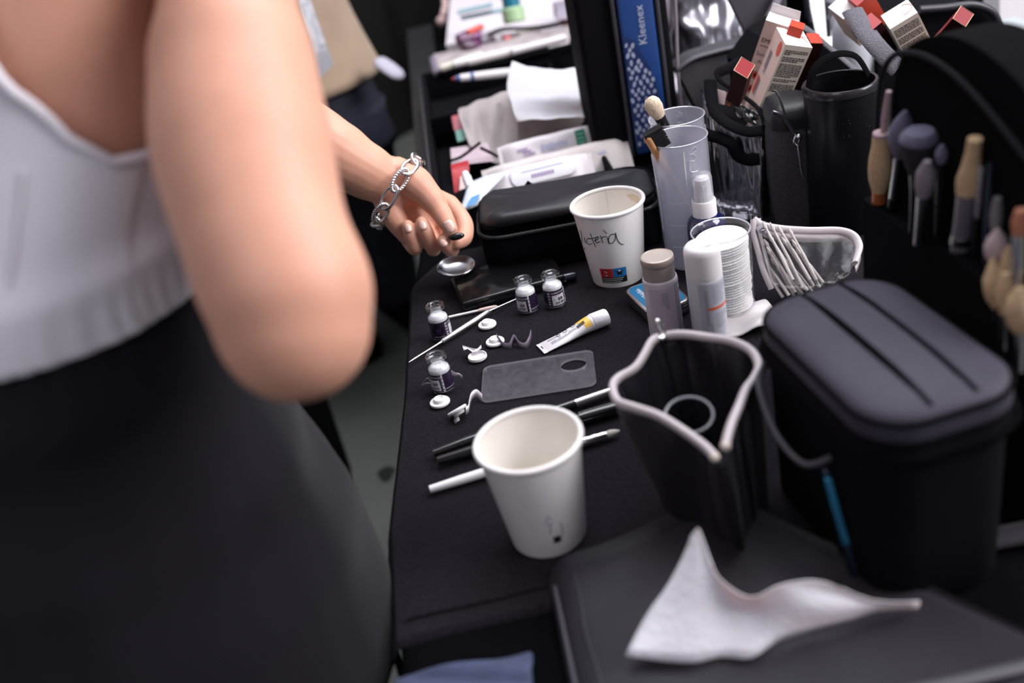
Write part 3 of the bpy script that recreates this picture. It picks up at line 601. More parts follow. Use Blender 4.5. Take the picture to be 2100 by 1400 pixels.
path=[rim[(gap0+2+i)%96]+V((0,0,.001)) for i in range(93)]; path=resample(path,400,False)
ZW=mat('zipper_white','#b9b0b4',.45)
mb=MB(); mb.tube(path,[.0027+.00035*(1 if i%2 else -1) for i in range(len(path))],10,flat=1.25); part('zipper',mb,ZW,t,world=True,ang=0)
mb=MB()
for q in (path[0],path[-1]): mb.ball(q,.0034)
part('zipper_stop',mb,mat('zip_cream','#c9bfb4',.3),t,world=True)
sp=P(1358,690,RIMZ+.003); mb=MB(); mb.rbox((0,0,0),(.011,.0065,.005),.0015,M=Matrix.Translation(sp)@Matrix.Rotation(R(65),4,'Z')); mb.tube([sp+V((0,.002,.003)),sp+V((-.001,.006,.009)),sp+V((-.001,.012,.007)),sp+V((.004,.012,.002))],.0014,8)
mb.ball(sp+V((-.001,.006,.010)),.0026); part('zip_slider',mb,SILV,t,world=True)
# clear elastic loop in it
mb=MB(); c=P(1400,878,.086); mb.tube([c+V((.0165*cos(a)+.007,.0145*sin(a)+.008,.005*sin(a)+.004)) for a in [2*pi*k/40 for k in range(40)]],.0011,8,closed=True)
solo('hair_elastic',mb,mat('clear_elastic',(.22,.23,.25),.25),'thin pale grey elastic loop inside the open zip pouch','elastic')
# ================================================================== domed train case
LIDM=mat('lid_leatherette',(.030,.027,.043),.6,bump=.2,bscale=900,var=.15,vscale=25,sheen=.1,spec=.25)
Mx=Matrix.Translation(V((.2215,.513,0)))@Matrix.Rotation(R(7),4,'Z'); t=thing('train_case','domed black vanity case with two ribbed seams on its lid','case',M=Mx)
W,L_,H=.095,.161,.15
def so(w,l,r,z,n=8,bul=0): return [V((x,y,z)) for x,y in rr(w,l,r,n)]
mb=MB(); mb.loft([so(W-.012,L_-.012,.024,.0),so(W-.004,L_-.006,.026,.004),so(W-.002,L_-.004,.028,.05),so(W,L_-.002,.030,.112)],capA=True,capB=True); part('case_body',mb,BLK,t,ang=50)
mb=MB(); mb.loft([so(W+.004,L_+.002,.031,.113),so(W+.006,L_+.004,.032,.116),so(W+.006,L_+.004,.032,.128),so(W+.003,L_+.001,.031,.131)],capA=True,capB=True); part('lid_band',mb,BLK,t,ang=50)
mb=MB(); mb.loft([so(W+.004,L_+.002,.031,.131),so(W+.004,L_+.002,.031,.140),so(W,L_-.002,.030,.1455),so(W-.008,L_-.010,.027,.1485),so(W-.03,L_-.035,.020,.1505),so(W-.06,L_-.08,.012,.1515)],capB=True); part('lid',mb,LIDM,t,ang=60)
for nm,z,rad,e in (('piping',.1440,.0016,.0035),('zip_track',.122,.0018,.0085),('piping',.1310,.0015,.006)):
    mb=MB(); mb.tube([p+V((0,0,0)) for p in resample(so(W+e-.0005 if nm!='piping' else W+.0015+e*.3,L_+e-.0015,.031,z),120)],rad,8,closed=True); part(nm,mb,BLKM,t,ang=0)
def dome(x,y):
    q=max(abs(x)/(W/2),abs(y)/(L_/2)); return .1455+.0062*(1-q**3)
for xx in(-.012,.016):
    mb=MB(); mb.grid([[V((xx+dx,y,dome(xx,y)+h)) for dx,h in((-.0025,.000),(-.0016,.0022),(0,.0027),(.0016,.0022),(.0025,.000))] for y in [-.075+.0052*k for k in range(30)]]); part('lid_seam',mb,BLKM,t)
mb=MB(); mb.grid([[V((.002+dx,y,dome(.002,y)+.0012)) for dx in(-.012,0,.012)] for y in [-.0745+.0050*k for k in range(31)]]); part('carry_strap',mb,LIDM,t)
mb=MB(); mb.tube(cr([(-W/2-.002,-.03,.095),(-W/2-.016,-.02,.088),(-W/2-.020,.01,.094),(-W/2-.014,.045,.108),(-W/2-.002,.06,.112)],6),.0022,8); part('side_loop',mb,mat('cord_grey',(.03,.03,.04),.5),t)
# slim phone between pouch and case, its cyan glint built as a coloured strip
A,B_=P(1690,930,.07),P(1752,1150,.0); t=thing('phone','dark phone with a painted blue glint on its edge leaning beside the vanity case','phone',(A+B_)/2)
Mx=frame((B_-A),(.25,1,.1),(A+B_)/2); LL=(B_-A).length
mb=MB(); mb.rbox((0,.0,0),(.065,.0075,LL),.003,3,M=Mx); part('phone_body',mb,mat('navy_metal',(.006,.016,.03),.25,metal=.5),t,world=True)
mb=MB(); mb.rbox((-.0325,0,-.01),(.003,.005,LL*.6),.001,2,M=Mx); part('painted_glint',mb,mat('glint_cyan',(.02,.16,.28),.15,metal=.6),t,world=True)
# ================================================================== front leather bag flap and tissue
t=thing('soft_black_bag','flat black soft bag in the near right corner under the white tissue','bag',(.14,.43,0))
def bagz(x,y):
    u=(x+.02)/.3; return .012+.012*math.exp(-((x-.10)/.07)**2)*max(0,min(1,(y-.36)/.12))+.0035*noise.noise(V((x*16,y*16,1)))+.002*sin(x*60+y*15)*.4
outer=[]
mb=MB(); rows=[]
def backline(x): return .532+.018*math.exp(-((x-.115)/.05)**2)+.004*sin(x*40)-max(0,x-.135)*1.2
for j in range(25):
    r=[]
    for i in range(37):
        x=-.012+.0085*i; yb=backline(x); y=.31+(yb-.31)*j/24; ed=min(1,j and (24-j)/2.0 or 1); ed=min(ed,i/1.5); r.append(V((x,y,.001+(bagz(x,y)-.001)*math.sqrt(max(0,min(1,ed))))))
    rows.append(r)
mb.grid(rows); part('bag_panel',mb,LEATH,t,world=True,sub=1,ang=0)
mb=MB(); mb.tube(cr([V((-.0085,.51-.012*k,bagz(-.004,.5)*.80-.001)) for k in range(16)],3),.0016,8); mb.tube(cr([V((.006+.001*sin(k),.515-.012*k,bagz(.0,.5)+.0003)) for k in range(16)],3),.0007,6); part('piping',mb,mat('piping_grey',(.035,.032,.042),.5),t,world=True)
mb=MB(); mb.tube(cr([V((.168+.012*k,.365+.0*k,bagz(.2,.36)+.004)) for k in range(12)],3),.0045,10,flat=.5); part('bag_edge',mb,mat('edge_grey',(.06,.058,.068),.5),t,world=True)
# right tray edge behind the bag
mb=MB(); a,b=P(1850,1130,.004),P(2150,1085,.004); mb.tube([a.lerp(b,k/8)+V((0,0,.001*sin(k))) for k in range(9)],.009,12,flat=.45); solo('folded_strap',mb,LEATH,'black folded strap lying at the foot of the vanity case','strap')
# tissue (soft standing sheet)
TIS=mat('tissue_paper','#d3cdd3',.9,bump=.35,bscale=260,sss=.25,sscale=.004)
tz=lambda x,y,h: P(x,y,h)
L0=[(1283,1345,.026),(1340,1352,.024),(1420,1358,.022),(1480,1345,.021),(1540,1348,.021),(1590,1318,.022),(1650,1296,.023),(1720,1278,.022),(1800,1254,.020),(1882,1247,.018)]
L1=[(1320,1270,.036),(1390,1262,.040),(1440,1262,.040),(1500,1262,.036),(1545,1265,.034),(1590,1258,.038),(1650,1250,.040),(1712,1248,.036),(1800,1246,.026),(1884,1243,.021)]
L2=[(1375,1190,.052),(1420,1170,.060),(1450,1170,.060),(1490,1215,.050),(1545,1235,.046),(1580,1225,.048),(1630,1215,.050),(1700,1215,.044),(1800,1236,.030),(1886,1238,.024)]
L3=[(1405,1130,.066),(1425,1100,.074),(1440,1105,.074),(1480,1196,.056),(1540,1228,.050),(1585,1210,.054),(1625,1198,.054),(1700,1198,.050),(1795,1232,.033),(1886,1234,.026)]
L4=[(1418,1100,.074),(1428,1088,.077),(1436,1092,.077),(1470,1180,.060),(1535,1224,.052),(1588,1205,.056),(1630,1192,.056),(1695,1193,.052),(1790,1230,.034),(1886,1232,.0265)]
rows=[cr([tz(*p) for p in l],3) for l in (L0,L1,L2,L3,L4)]
cols=[cr([r[i] for r in rows],3) for i in range(len(rows[0]))]
mb=MB(); mb.grid(cols)
for p in mb.v: p.z+=.0012*noise.noise(p*60)
solo('tissue',mb,TIS,'crumpled white tissue standing in peaks on the black bag in the near right corner','tissue',solid=.0006,ang=0)
# ================================================================== black zip case behind the cups
Mx=Matrix.Translation(V((.096,1.072,0)))@Matrix.Rotation(R(-5),4,'Z'); t=thing('zip_case','soft black zip case lying behind the named cup','case',M=Mx)
W,L_=.205,.108
def sz(w,l,r,z): return [V((x,y,z+.003*sin(x*55+y*20)*(1 if z>.05 else 0))) for x,y in rr(w,l,r,8)]
mb=MB(); mb.loft([sz(W-.01,L_-.01,.026,0),sz(W,L_,.03,.004),sz(W+.002,L_+.002,.030,.03),sz(W,L_,.030,.046)],capA=True,capB=True); part('case_body',mb,BLK,t,ang=50)
mb=MB(); rings=[sz(W,L_,.030,.0505),sz(W-.002,L_-.002,.030,.058),sz(W-.012,L_-.012,.028,.066),sz(W-.05,L_-.04,.02,.069),sz(W-.1,L_-.07,.010,.070)]; mb.loft(rings,capA=True,capB=True)
for p in mb.v:
    if p.z>.06: p.z+=.008*noise.noise(V((p.x*20,p.y*30,5)))+.004*noise.noise(V((p.x*60+p.y*30,p.y*70,2)))-.0035*math.exp(-(p.x/.04)**2)
part('lid',mb,SATIN,t,sub=1,ang=0)
mb=MB(); mb.tube(resample(so(W+.003,L_+.003,.031,.0485),200),[.0022+.0004*(i%2) for i in range(200)],8,closed=True); part('zipper',mb,mat('zip_black',(.012,.012,.014),.35),t,ang=0)
mb=MB(); mb.tube(resample(so(W-.003,L_-.003,.030,.0605),120),.0015,8,closed=True); part('piping',mb,BLKM,t,ang=0)
mb=MB(); mb.prism([(-.006,0),(.0,.006),(.005,.001)],0,.0015,M=Matrix.Translation((-.040,.052,.062))@Matrix.Rotation(R(80),4,'X')); part('zip_pull',mb,BLKM,t)
# ================================================================== things at the back of the table
def slab(rows,dv,mi=0,mb=None):
    """closed sheet of some thickness: front rows, and the same rows pushed by dv"""
    mb=mb or MB(); dv=V(dv); R0=[[V(p) for p in r] for r in rows]; R1=[[p+dv for p in r] for r in R0]
    m,n=len(R0),len(R0[0]); o=[p for r in R0 for p in r]+[p for r in R1 for p in r]; N=m*n; f=[]
    for i in range(m-1):
        for k in range(n-1): a=i*n+k; f.append((a,a+1,a+n+1,a+n)); f.append((N+a,N+a+n,N+a+n+1,N+a+1))
    for i in range(m-1):
        for k in (0,n-1): a=i*n+k; f.append((a,a+n,N+a+n,N+a))
    for k in range(n-1):
        for i in (0,m-1): a=i*n+k; f.append((a,a+1,N+a+1,N+a))
    return mb.add(o,f,mi)
def bil(tl,tr,br,bl,nu=8,nv=5,fn=None):
    out=[]
    for j in range(nv+1):
        r=[]
        for i in range(nu+1):
            u,v=i/nu,j/nv; p=(tl*(1-u)+tr*u)*(1-v)+(bl*(1-u)+br*u)*v
            if fn: p=p+fn(u,v)
            r.append(p)
        out.append(r)
    return out
def qs(tl,tr,br,bl,y0,y1,dv,nu=8,nv=5,fn=None,mb=None,mi=0):
    return slab(bil(Y(*tl,y0),Y(*tr,y0),Y(*br,y1),Y(*bl,y1),nu,nv,fn),dv,mi,mb)
def pillow(c,u,v,w,h,th,n=14,crimp=.06):
    c,u,v=V(c),V(u).normalized(),V(v).normalized(); nn=u.cross(v); mb=MB(); F=[];B=[]
    for j in range(n+1):
        rf=[];rb=[]
        for i in range(n+1):
            a,b=2*i/n-1,2*j/n-1; t=th/2*(max(0,1-abs(a)**5)*max(0,1-abs(b)**4))**.5; k=.0012*sin(a*9+b*4)*(1-abs(a))
            q=c+u*(a*w/2)+v*(b*h/2*(1-.10*abs(a)**6)); rf.append(q+nn*(t+k)); rb.append(q-nn*t)
        F.append(rf);B.append(rb)
    mb.grid(F); mb.grid([r[::-1] for r in B]); 
    for s in (-1,1): mb.box((0,0,0),(crimp*w*.6,h*.9,.0012),M=Matrix(((u.x,v.x,nn.x,(c+u*s*w*.515).x),(u.y,v.y,nn.y,(c+u*s*w*.515).y),(u.z,v.z,nn.z,(c+u*s*w*.515).z),(0,0,0,1))))
    return mb,c,u,v,nn
def decal(c,u,v,nn,x,y,w,h,off,mb,mi=0): 
    q=c+u*x+v*y+nn*off; mb.add([q-u*w/2-v*h/2,q+u*w/2-v*h/2,q+u*w/2+v*h/2,q-u*w/2+v*h/2],[(0,1,2,3)],mi)
WRAP=mat('wipes_film','#d2ccd0',.4,bump=.2,bscale=90); WRAP2=mat('wipes_film_grey','#c2bbba',.5,bump=.2,bscale=90)
PURT=mat('print_violet','#9a87ab',.5); LIL=mat('print_lilac','#a7a9c6',.5); GRN=mat('print_green','#1f7a63',.5)
# organizer
t=thing('organizer_tray','black soft-sided organizer tray holding wipes behind the zip case','organizer',(.07,1.5,0))
mb=MB(); x0,x1,y0,y1,h=-.052,.180,1.175,1.80,.055
mb.rbox(((x0+x1)/2,(y0+y1)/2,.003),(x1-x0,y1-y0,.005),.002)
for c,s in (((x0,(y0+y1)/2,h/2),(.007,y1-y0,h)),((x1-.006,(y0+y1)/2,.014),(.007,y1-y0,.026)),(((x0+x1)/2,y0,.02),(x1-x0,.007,.04)),(((x0+x1)/2,y1,h/2),(x1-x0,.007,h)),(((x0+x1)/2,1.52,h/2),(x1-x0,.006,h))): mb.rbox(c,s,.003)
part('tray',mb,BLK,t,world=True)
mb=MB(); mb.tube([(x0-.0045,y,h-.006) for y in(y0,1.3,1.5,y1)],.0045,8); part('edge_piping',mb,mat('piping_navy',(.02,.021,.03),.5),t,world=True)
mb=MB(); mb.rbox((x0-.0045,1.275,.035),(.002,.012,.03),.0008); part('side_tab',mb,mat('tab_pink','#a8969e',.6),t,world=True)
# wipes packs
u=V((1,.04,0)); v=V((0,.62,.78))
def pack(px,py,yw,w,h,th,m,label,vv=v,uu=u):
    c=Y(px,py,yw); mb,c,a,b,nn=pillow(c,uu,vv,w,h,th); t=thing('wipes_pack',label,'wipes',(c.x,c.y,0),group='packs of wipes'); part('film',mb,m,t,world=True); return t,c,a,b,nn
t,c,a,b,nn=pack(1130,308,1.335,.138,.048,.022,WRAP,'white wipes pack with a green square and violet lettering')
nn=nn if nn.y<0 else -nn
mb=MB(); decal(c,a,b,nn,.043,.003,.014,.024,.0125,mb,2)
for k in range(3): decal(c,a,b,nn,-.040+.006*k,.006-.004*k,.015-.003*k,.003,.0125,mb,0); decal(c,a,b,nn,-.034,-.008+.005*k,.012,.0018,.0126,mb,0)
for k in range(9): decal(c,a,b,nn,-.012+.0042*k,.002,.0032,.007 if k%3 else .010,.0125,mb,1)
for k in range(5): decal(c,a,b,nn,-.008+.0042*k,-.0065,.003,.003,.0125,mb,1)
for k in range(3): decal(c,a,b,nn,.043,.009-.006*k,.009,.0012,.0128,mb,3)
part('printed_mark',mb,[PURT,LIL,GRN,mat('print_mint','#8fc0ae',.5)],t,world=True)
t,c,a,b,nn=pack(1145,352,1.27,.19,.058,.026,WRAP2,'greyish wipes pack lying under the green-square pack')
nn=nn if nn.y<0 else -nn
mb=MB(); decal(c,a,b,nn,.022,.010,.010,.004,.0135,mb,0); decal(c,a,b,nn,.062,.008,.010,.004,.0130,mb,0); part('printed_mark',mb,LIL,t,world=True)
t,c,a,b,nn=pack(1098,382,1.215,.150,.060,.028,WRAP,'white wipes pack with a resealable lid right behind the zip case')
nn=nn if nn.y<0 else -nn
mb=MB(); mb.rbox((0,0,0),(.085,.026,.004),.0018,3,M=Matrix(((a.x,b.x,nn.x,(c+a*.012+b*.012+nn*.0145).x),(a.y,b.y,nn.y,(c+a*.012+b*.012+nn*.0145).y),(a.z,b.z,nn.z,(c+a*.012+b*.012+nn*.0145).z),(0,0,0,1))),vert=.010); part('lid',mb,mat('lid_white','#e4e4ea',.3),t,world=True)
mb=MB()
for k in range(8): decal(c,a,b,nn,-.002+.0038*k,.009,.003,.005,.0169,mb,0)
decal(c,a,b,nn,.012,.017,.055,.0012,.0169,mb,1); part('lettering',mb,[PURT,LIL],t,world=True)
# crumpled light blue sleeve
rows=[[Y(x,y,yy)+V((0,0,.004*noise.noise(V((x*.05,y*.06,1)))) ) for x,y,yy in r] for r in
 [[(958,378,1.20),(985,360,1.205),(1015,350,1.21),(1046,350,1.215)],[(952,398,1.18),(978,388,1.185),(1005,376,1.19),(1030,368,1.19)],[(946,418,1.16),(968,410,1.165),(985,402,1.17),(1000,394,1.17)],[(940,436,1.14),(958,432,1.145),(975,424,1.15),(985,416,1.15)]]]
mb=slab(rows,(0,.012,-.006)); mb2=MB(); t=thing('crumpled_sleeve','crumpled pale blue plastic sleeve at the left end of the zip case','sleeve',(rows[2][1].x,rows[2][1].y,0))
part('film',mb,mat('film_blue','#c3ccd8',.35,bump=.8,bscale=120,var=.1,vscale=60),t,world=True,sub=1)
mb=MB(); slab([[rows[2][1]+V((.0,-.004,.003)),rows[2][2]+V((0,-.004,.003))],[rows[3][1]+V((.0,-.004,.006)),rows[3][2]+V((0,-.004,.006))]],(0,.003,0),mb=mb); part('blue_print',mb,mat('print_azure','#4f86b4',.5),t,world=True)
# grey paper bag with pleats and tissue
topl=[(943,243),(965,232),(1000,218),(1045,204),(1100,195),(1160,190),(1228,190)]
bot=[(962,296),(985,316),(1012,333),(1050,338),(1110,330),(1170,316),(1234,300)]
rows=[]
for k in range(7):
    q=k/6; r=[]
    for i,(p,s) in enumerate(zip(topl,bot)): r.append(Y(p[0]*(1-q)+s[0]*q,p[1]*(1-q)+s[1]*q,1.46-.075*q))
    r=cr(r,4)
    for i,p in enumerate(r):
        if i<14: p.y+=.011*sin(i*1.25+q*1.4)*sin(pi*min(1,q+.15))
    rows.append(r)
mb=slab(rows,(0,.045,.0))
solo('paper_bag',mb,mat('grey_paper','#aaa19f',.8,bump=.3,bscale=120),'grey paper bag with pleats standing behind the white wipes packs','bag',ang=50)
rows=[]
L_=[[(1050,124,1.485),(1090,138,1.48),(1140,143,1.475),(1215,139,1.47)],[(1043,150,1.46),(1090,158,1.46),(1140,160,1.455),(1216,160,1.45)],[(1040,185,1.425),(1085,190,1.42),(1140,190,1.415),(1220,188,1.41)],[(1048,208,1.385),(1090,205,1.39),(1145,200,1.385),(1228,205,1.38)],[(1054,232,1.365),(1095,236,1.37),(1150,238,1.37),(1234,232,1.365)],[(1060,246,1.36),(1100,245,1.36),(1150,244,1.36),(1241,243,1.355)]]
cols=[cr([Y(*r[i]) for r in L_],5) for i in range(4)]
rows=[cr([c[j] for c in cols],5) for j in range(len(cols[0]))]
mb=MB(); mb.grid(rows)
for p in mb.v: p+=V((0,1,.5))*(.0045*noise.noise(V((p.x*45,p.z*70,p.y*12)))+.0022*abs(noise.noise(V((p.x*22,p.z*130,3)))))
t=tag(solo('tissue',mb,TIS,'white folded tissue sticking up out of the grey paper bag','tissue',solid=.0006,ang=0))
# small packets at the left of the organizer
def bx(name,label,cat,tl,tr,br,bl,y0,y1,dv,m,group=None): return solo(name,qs(tl,tr,br,bl,y0,y1,dv,3,2),m,label,cat,group,bevel=.0012)
bx('sachet','small pink-red sachet at the back left of the organizer tray','sachet',(926,242),(955,234),(960,262),(931,270),1.50,1.48,(0,.01,0),mat('sachet_pink','#b85f68',.5))
bx('sachet','small teal sachet below the pink-red one','sachet',(934,272),(962,264),(966,284),(938,292),1.47,1.45,(0,.01,0),mat('sachet_teal','#7fb5a6',.5))
t=thing('lace_bag','pale pink pouch with thin black straps in the organizer tray','pouch',Y(960,318,1.36))
mb=qs((924,304),(1000,292),(1012,330),(926,340),1.40,1.33,(0,.03,-.01),8,5,lambda u,v:V((0,-.01*sin(pi*u)*sin(pi*v),0))); part('fabric',mb,mat('pale_pink','#b7a4ac',.8,var=.08),t,world=True)
for q in ([(920,330),(945,322),(975,300),(985,292)],[(985,303),(1010,315),(1022,322)]):
    mb=MB(); mb.tube(cr([Y(x,y,1.34) for x,y in q],4),.0022,8); part('strap',mb,BLKM,t,world=True)
t=thing('packet','bright red packet with a white panel at the left of the organizer tray','packet',Y(945,370,1.26))
mb=qs((926,348),(962,338),(962,382),(932,396),1.28,1.25,(0,.02,0)); part('wrapper',mb,mat('packet_red','#a01420',.4,var=.3,vscale=120),t,world=True)
mb=qs((944,364),(960,360),(960,384),(942,390),1.262,1.246,(0,.003,0)); part('panel',mb,mat('panel_pink','#c9b3b3',.5),t,world=True)
A,B_=Y(953,354,1.225),Y(964,384,1.205)
cyl_thing('lip_balm','short white tube standing beside the red packet','tube',B_,A,[('tube_body',0,.7,[.0055,.006,.006],WHITE),('cap',.7,1,[.0048,.0048,.004],WHITEM)])
# far pouches and papers
t=thing('clear_pouch','long clear zip pouch of pale sticks with a black zipper, at the far left','pouch',Y(1030,120,1.8))
mb=qs((890,118),(1172,58),(1166,98),(898,152),1.86,1.80,(0,.05,-.005),14,5,lambda u,v:V((0,-.006*sin(pi*u),.004*sin(u*9)*sin(pi*v)))); part('film',mb,mat('pouch_film','#a39a9c',.3,var=.25,vscale=30,bump=.5,bscale=40),t,world=True)
mb=MB(); mb.tube(cr([Y(896,152,1.795),Y(960,143,1.79),Y(1040,126,1.79),Y(1110,108,1.79),Y(1168,94,1.795)],5),.0065,10,flat=.7); part('zipper',mb,BLKM,t,world=True)
mb=MB(); mb.tube([Y(887,120,1.83),Y(895,152,1.79)],.006,8); part('end_tab',mb,mat('tab_grey','#6c6472',.4),t,world=True)
for (x0,y0),(x1,y1),m in (((905,140),(990,112),mat('stick_cream','#c9c6b6',.5)),((930,132),(1080,98),WRAP),((960,128),(1120,90),WRAP2),((1050,106),(1160,78),WRAP)):
    mb=MB(); mb.tube([Y(x0,y0,1.79),Y(x1,y1,1.80)],.007,10); part('stick',mb,m,t,world=True)
t=thing('marker_pen','white pen with blue bands under the clear pouch','pen',Y(1000,160,1.74)); A,B_=Y(930,162,1.74),Y(1060,147,1.76)
for nm,a0_,a1_,r_,m in(('pen_tip',-.03,.03,[.002,.004],mat('pen_red','#7a2030',.4)),('band',.03,.10,[.005,.0055],mat('pen_blue','#27477f',.4)),('barrel',.10,1.0,[.0065,.0075,.008,.0075],WRAP),('band',.26,.31,[.0084,.0084],mat('pen_blue','#27477f',.4))):
    mb=MB(); n_=len(r_); mb.tube([A.lerp(B_,a0_+(a1_-a0_)*i/(n_-1)) for i in range(n_)],r_,14); part(nm,mb,m,t,world=True)
bx('paper_stack','white printed sheets with teal stripes at the far end of the table','papers',(925,-30),(1190,-75),(1196,38),(914,92),2.5,2.05,(0,.01,-.03),mat('paper_white','#cdc6cc',.7,var=.08,vscale=8))
for (x0,y0),(x1,y1) in (((945,40),(1035,22)),((938,28),(1010,12))):
    bx('paper_strip','teal edged strip lying on the white printed sheets, '+('nearer one' if y0==40 else 'farther one'),'paper',(x0,y0-7),(x1,y1-7),(x1,y1),(x0,y0),2.06,2.04,(0,.01,-.004),mat('strip_teal','#7fa0a8',.6))
t=thing('gel_bottle','small bottle with a teal cap and pale green body at the far end','bottle',Y(1050,48,1.98))
A=Y(1056,46,1.98); B_=Y(1046,-6,1.99); ax=(B_-A)
mb=MB(); mb.tube([A,A+ax*.05,A+ax*.55,A+ax*.62],[.018,.022,.022,.016],20); part('bottle_body',mb,mat('pale_green','#a9c79b',.3),t,world=True)
mb=MB(); mb.tube([A+ax*.60,A+ax*.62,A+ax*1.3,A+ax*1.35],[.014,.017,.017,.012],20); part('cap',mb,mat('teal_cap','#1a6f86',.3),t,world=True)
t0=cyl_thing('nail_bottle','purple small bottle beside its twin near the white sheets','bottle',Y(940,84,1.90),Y(985,70,1.92),[('bottle_body',0,.6,[.012,.014,.013],mat('plum','#5a2350',.25)),('cap',.6,1,[.009,.009,.007],mat('plum_light','#8a4f82',.3))],'small purple bottles')
cyl_thing('nail_bottle','darker purple small bottle in front of its twin','bottle',Y(950,98,1.87),Y(984,90,1.885),[('bottle_body',0,.6,[.012,.014,.013],mat('plum_dark','#3c1436',.25)),('cap',.6,1,[.009,.009,.007],mat('plum','#5a2350',.25))],'small purple bottles')
cyl_thing('lip_pencil','orange-red pencil lying across the white sheets','pencil',Y(958,68,1.90),Y(992,53,1.93),[('barrel',0,.85,[.006,.006],mat('coral','#c4574c',.4)),('pencil_tip',.85,1,[.006,.001],mat('coral','#c4574c',.4))])
mb=MB(); mb.tube(cr([Y(1000,72,1.93),Y(1030,60,1.93),Y(1080,58,1.93),Y(1130,52,1.93),Y(1195,38,1.93)],5),.006,10,flat=.6); solo('strap',mb,BLKM,'black strap lying along the edge of the white sheets','strap')
bx('soap_box','white rounded box behind the clear pouch, next to a brown one','box',(1108,64),(1155,54),(1160,84),(1110,94),1.92,1.88,(0,.05,0),mat('box_pale','#b9b1bb',.5,var=.1,vscale=60))
bx('small_box','reddish-brown box at the far right of the white sheets','box',(1152,48),(1196,40),(1202,66),(1160,76),1.95,1.92,(0,.04,0),mat('box_brown','#5a2a1c',.5))
bx('small_box','small white tub box left of the white rounded box','box',(1066,68),(1102,62),(1104,88),(1066,94),1.93,1.89,(0,.03,0),mat('box_cream','#b8adaa',.5))
for i,(x,y,m,l) in enumerate(((1020,78,'#8f8890','grey'),(1040,80,'#a5544f','red'),(992,80,'#6b6670','dark grey'))):
    cyl_thing('small_jar','tiny '+l+' jar lying behind the clear pouch','jar',Y(x-8,y+4,1.9),Y(x+8,y,1.91),[('jar_body',0,.7,[.008,.009],mat('jar'+str(i),m,.3)),('lid',.7,1,[.007,.007],mat('jarlid'+str(i),m,.2,metal=.6))],'tiny jars at the far end')
bx('plastic_tray','grey translucent tray at the far end of the table beside the tall black case','tray',(1140,14),(1190,4),(1194,34),(1142,42),2.02,1.98,(0,.05,0),mat('tray_grey','#8a8390',.4))
t=thing('powder_puff','pale pink ball-tipped stick hanging over the far left table edge','puff',Y(905,42,2.3))
mb=MB(); mb.ball(Y(905,44,2.3),.012); part('puff',mb,mat('puff_pink','#b59a98',.9),t,world=True)
mb=MB(); mb.tube([Y(908,34,2.3),Y(913,10,2.35),Y(908,-20,2.4)],.007,10); part('stick',mb,mat('puff_pink','#b59a98',.9),t,world=True)
# ------------------------------------------------------------------ tall black case with the blue tissue packet
t=thing('tissue_case','tall black case with a clear window showing a blue tissue packet','case',(.225,1.30,0))
z1=Y(1300,0,1.27).z+.05
mb=MB(); mb.rbox((.228,1.335,z1/2),(.118,.10,z1),.008,3); part('case_body',mb,BLK,t,world=True)
xl=Y(1268,60,1.278).x; xr=Y(1348,60,1.278).x
for xx in (xl-.003,xr+.004):
    mb=MB(); mb.tube([(xx,1.282,.01),(xx,1.280,z1-.03)],.0030,8); part('window_piping',mb,mat('piping_silver',(.05,.05,.06),.4),t,world=True)
mb=MB(); mb.rbox(((xl+xr)/2,1.283,z1-.02),(xr-xl+.01,.008,.03),.003); part('window_header',mb,mat('header_grey',(.10,.095,.105),.7),t,world=True)
t=thing('tissue_packet','blue tissue packet with a pale pebble pattern inside the tall black case','tissue packet',((xl+xr)/2,1.28,.0))
KB=mat('packet_blue','#20407a',.3,bump=.2,bscale=60,var=.12,vscale=20)
zt=z1-.035
mb=MB(); mb.rbox(((xl+xr)/2,1.279,(zt+.012)/2),(xr-xl-.004,.010,zt-.012),.004,3); part('wrapper',mb,KB,t,world=True)
KD=mat('packet_navy','#1c2f5e',.4)
fy=1.2735
mb=MB(); mb.prism([(xl+.004,.02),(xr-.012,.02),(xr-.010,zt*.42),(xr-.016,zt*.55),(xl+.016,zt*.72),(xl+.004,zt*.76)],0,.0004,M=Matrix(((1,0,0,0),(0,0,1,fy),(0,1,0,0),(0,0,0,1)))); part('navy_print',mb,KD,t,world=True)
random.seed(21); mb=MB()
Wd=xr-xl
for j in range(19):
    for i in range(4):
        zz=.03+j*(zt*.70-.03)/18+random.uniform(-.002,.002); k=j/18; lim=(.85-.55*max(0,(k-.55)/.45))
        x=xl+.006+(i+.5*(j%2))*.0085+random.uniform(-.001,.001)
        if x>xl+Wd*lim or x>xr-.008: continue
        a,b=random.uniform(.0016,.0024),random.uniform(.0026,.0042); q=random.uniform(-.4,.4)
        mb.add([V((x+a*cos(w_)*cos(q)-b*sin(w_)*sin(q),fy-.0003,zz+a*cos(w_)*sin(q)+b*sin(w_)*cos(q))) for w_ in [2*pi*m/12 for m in range(12)]],[tuple(range(12))])
part('pebble_print',mb,mat('print_pale_blue','#9aa3bb',.5),t,world=True)
vs,fs=text_geo('Kleenex',.0150); mb=MB(); mb.add([V(((xl+xr)/2+.004-p.y,fy-.0004,zt-.048+p.x)) for p in vs],fs); part('lettering',mb,mat('print_silver','#b4bdd0',.4),t,world=True)
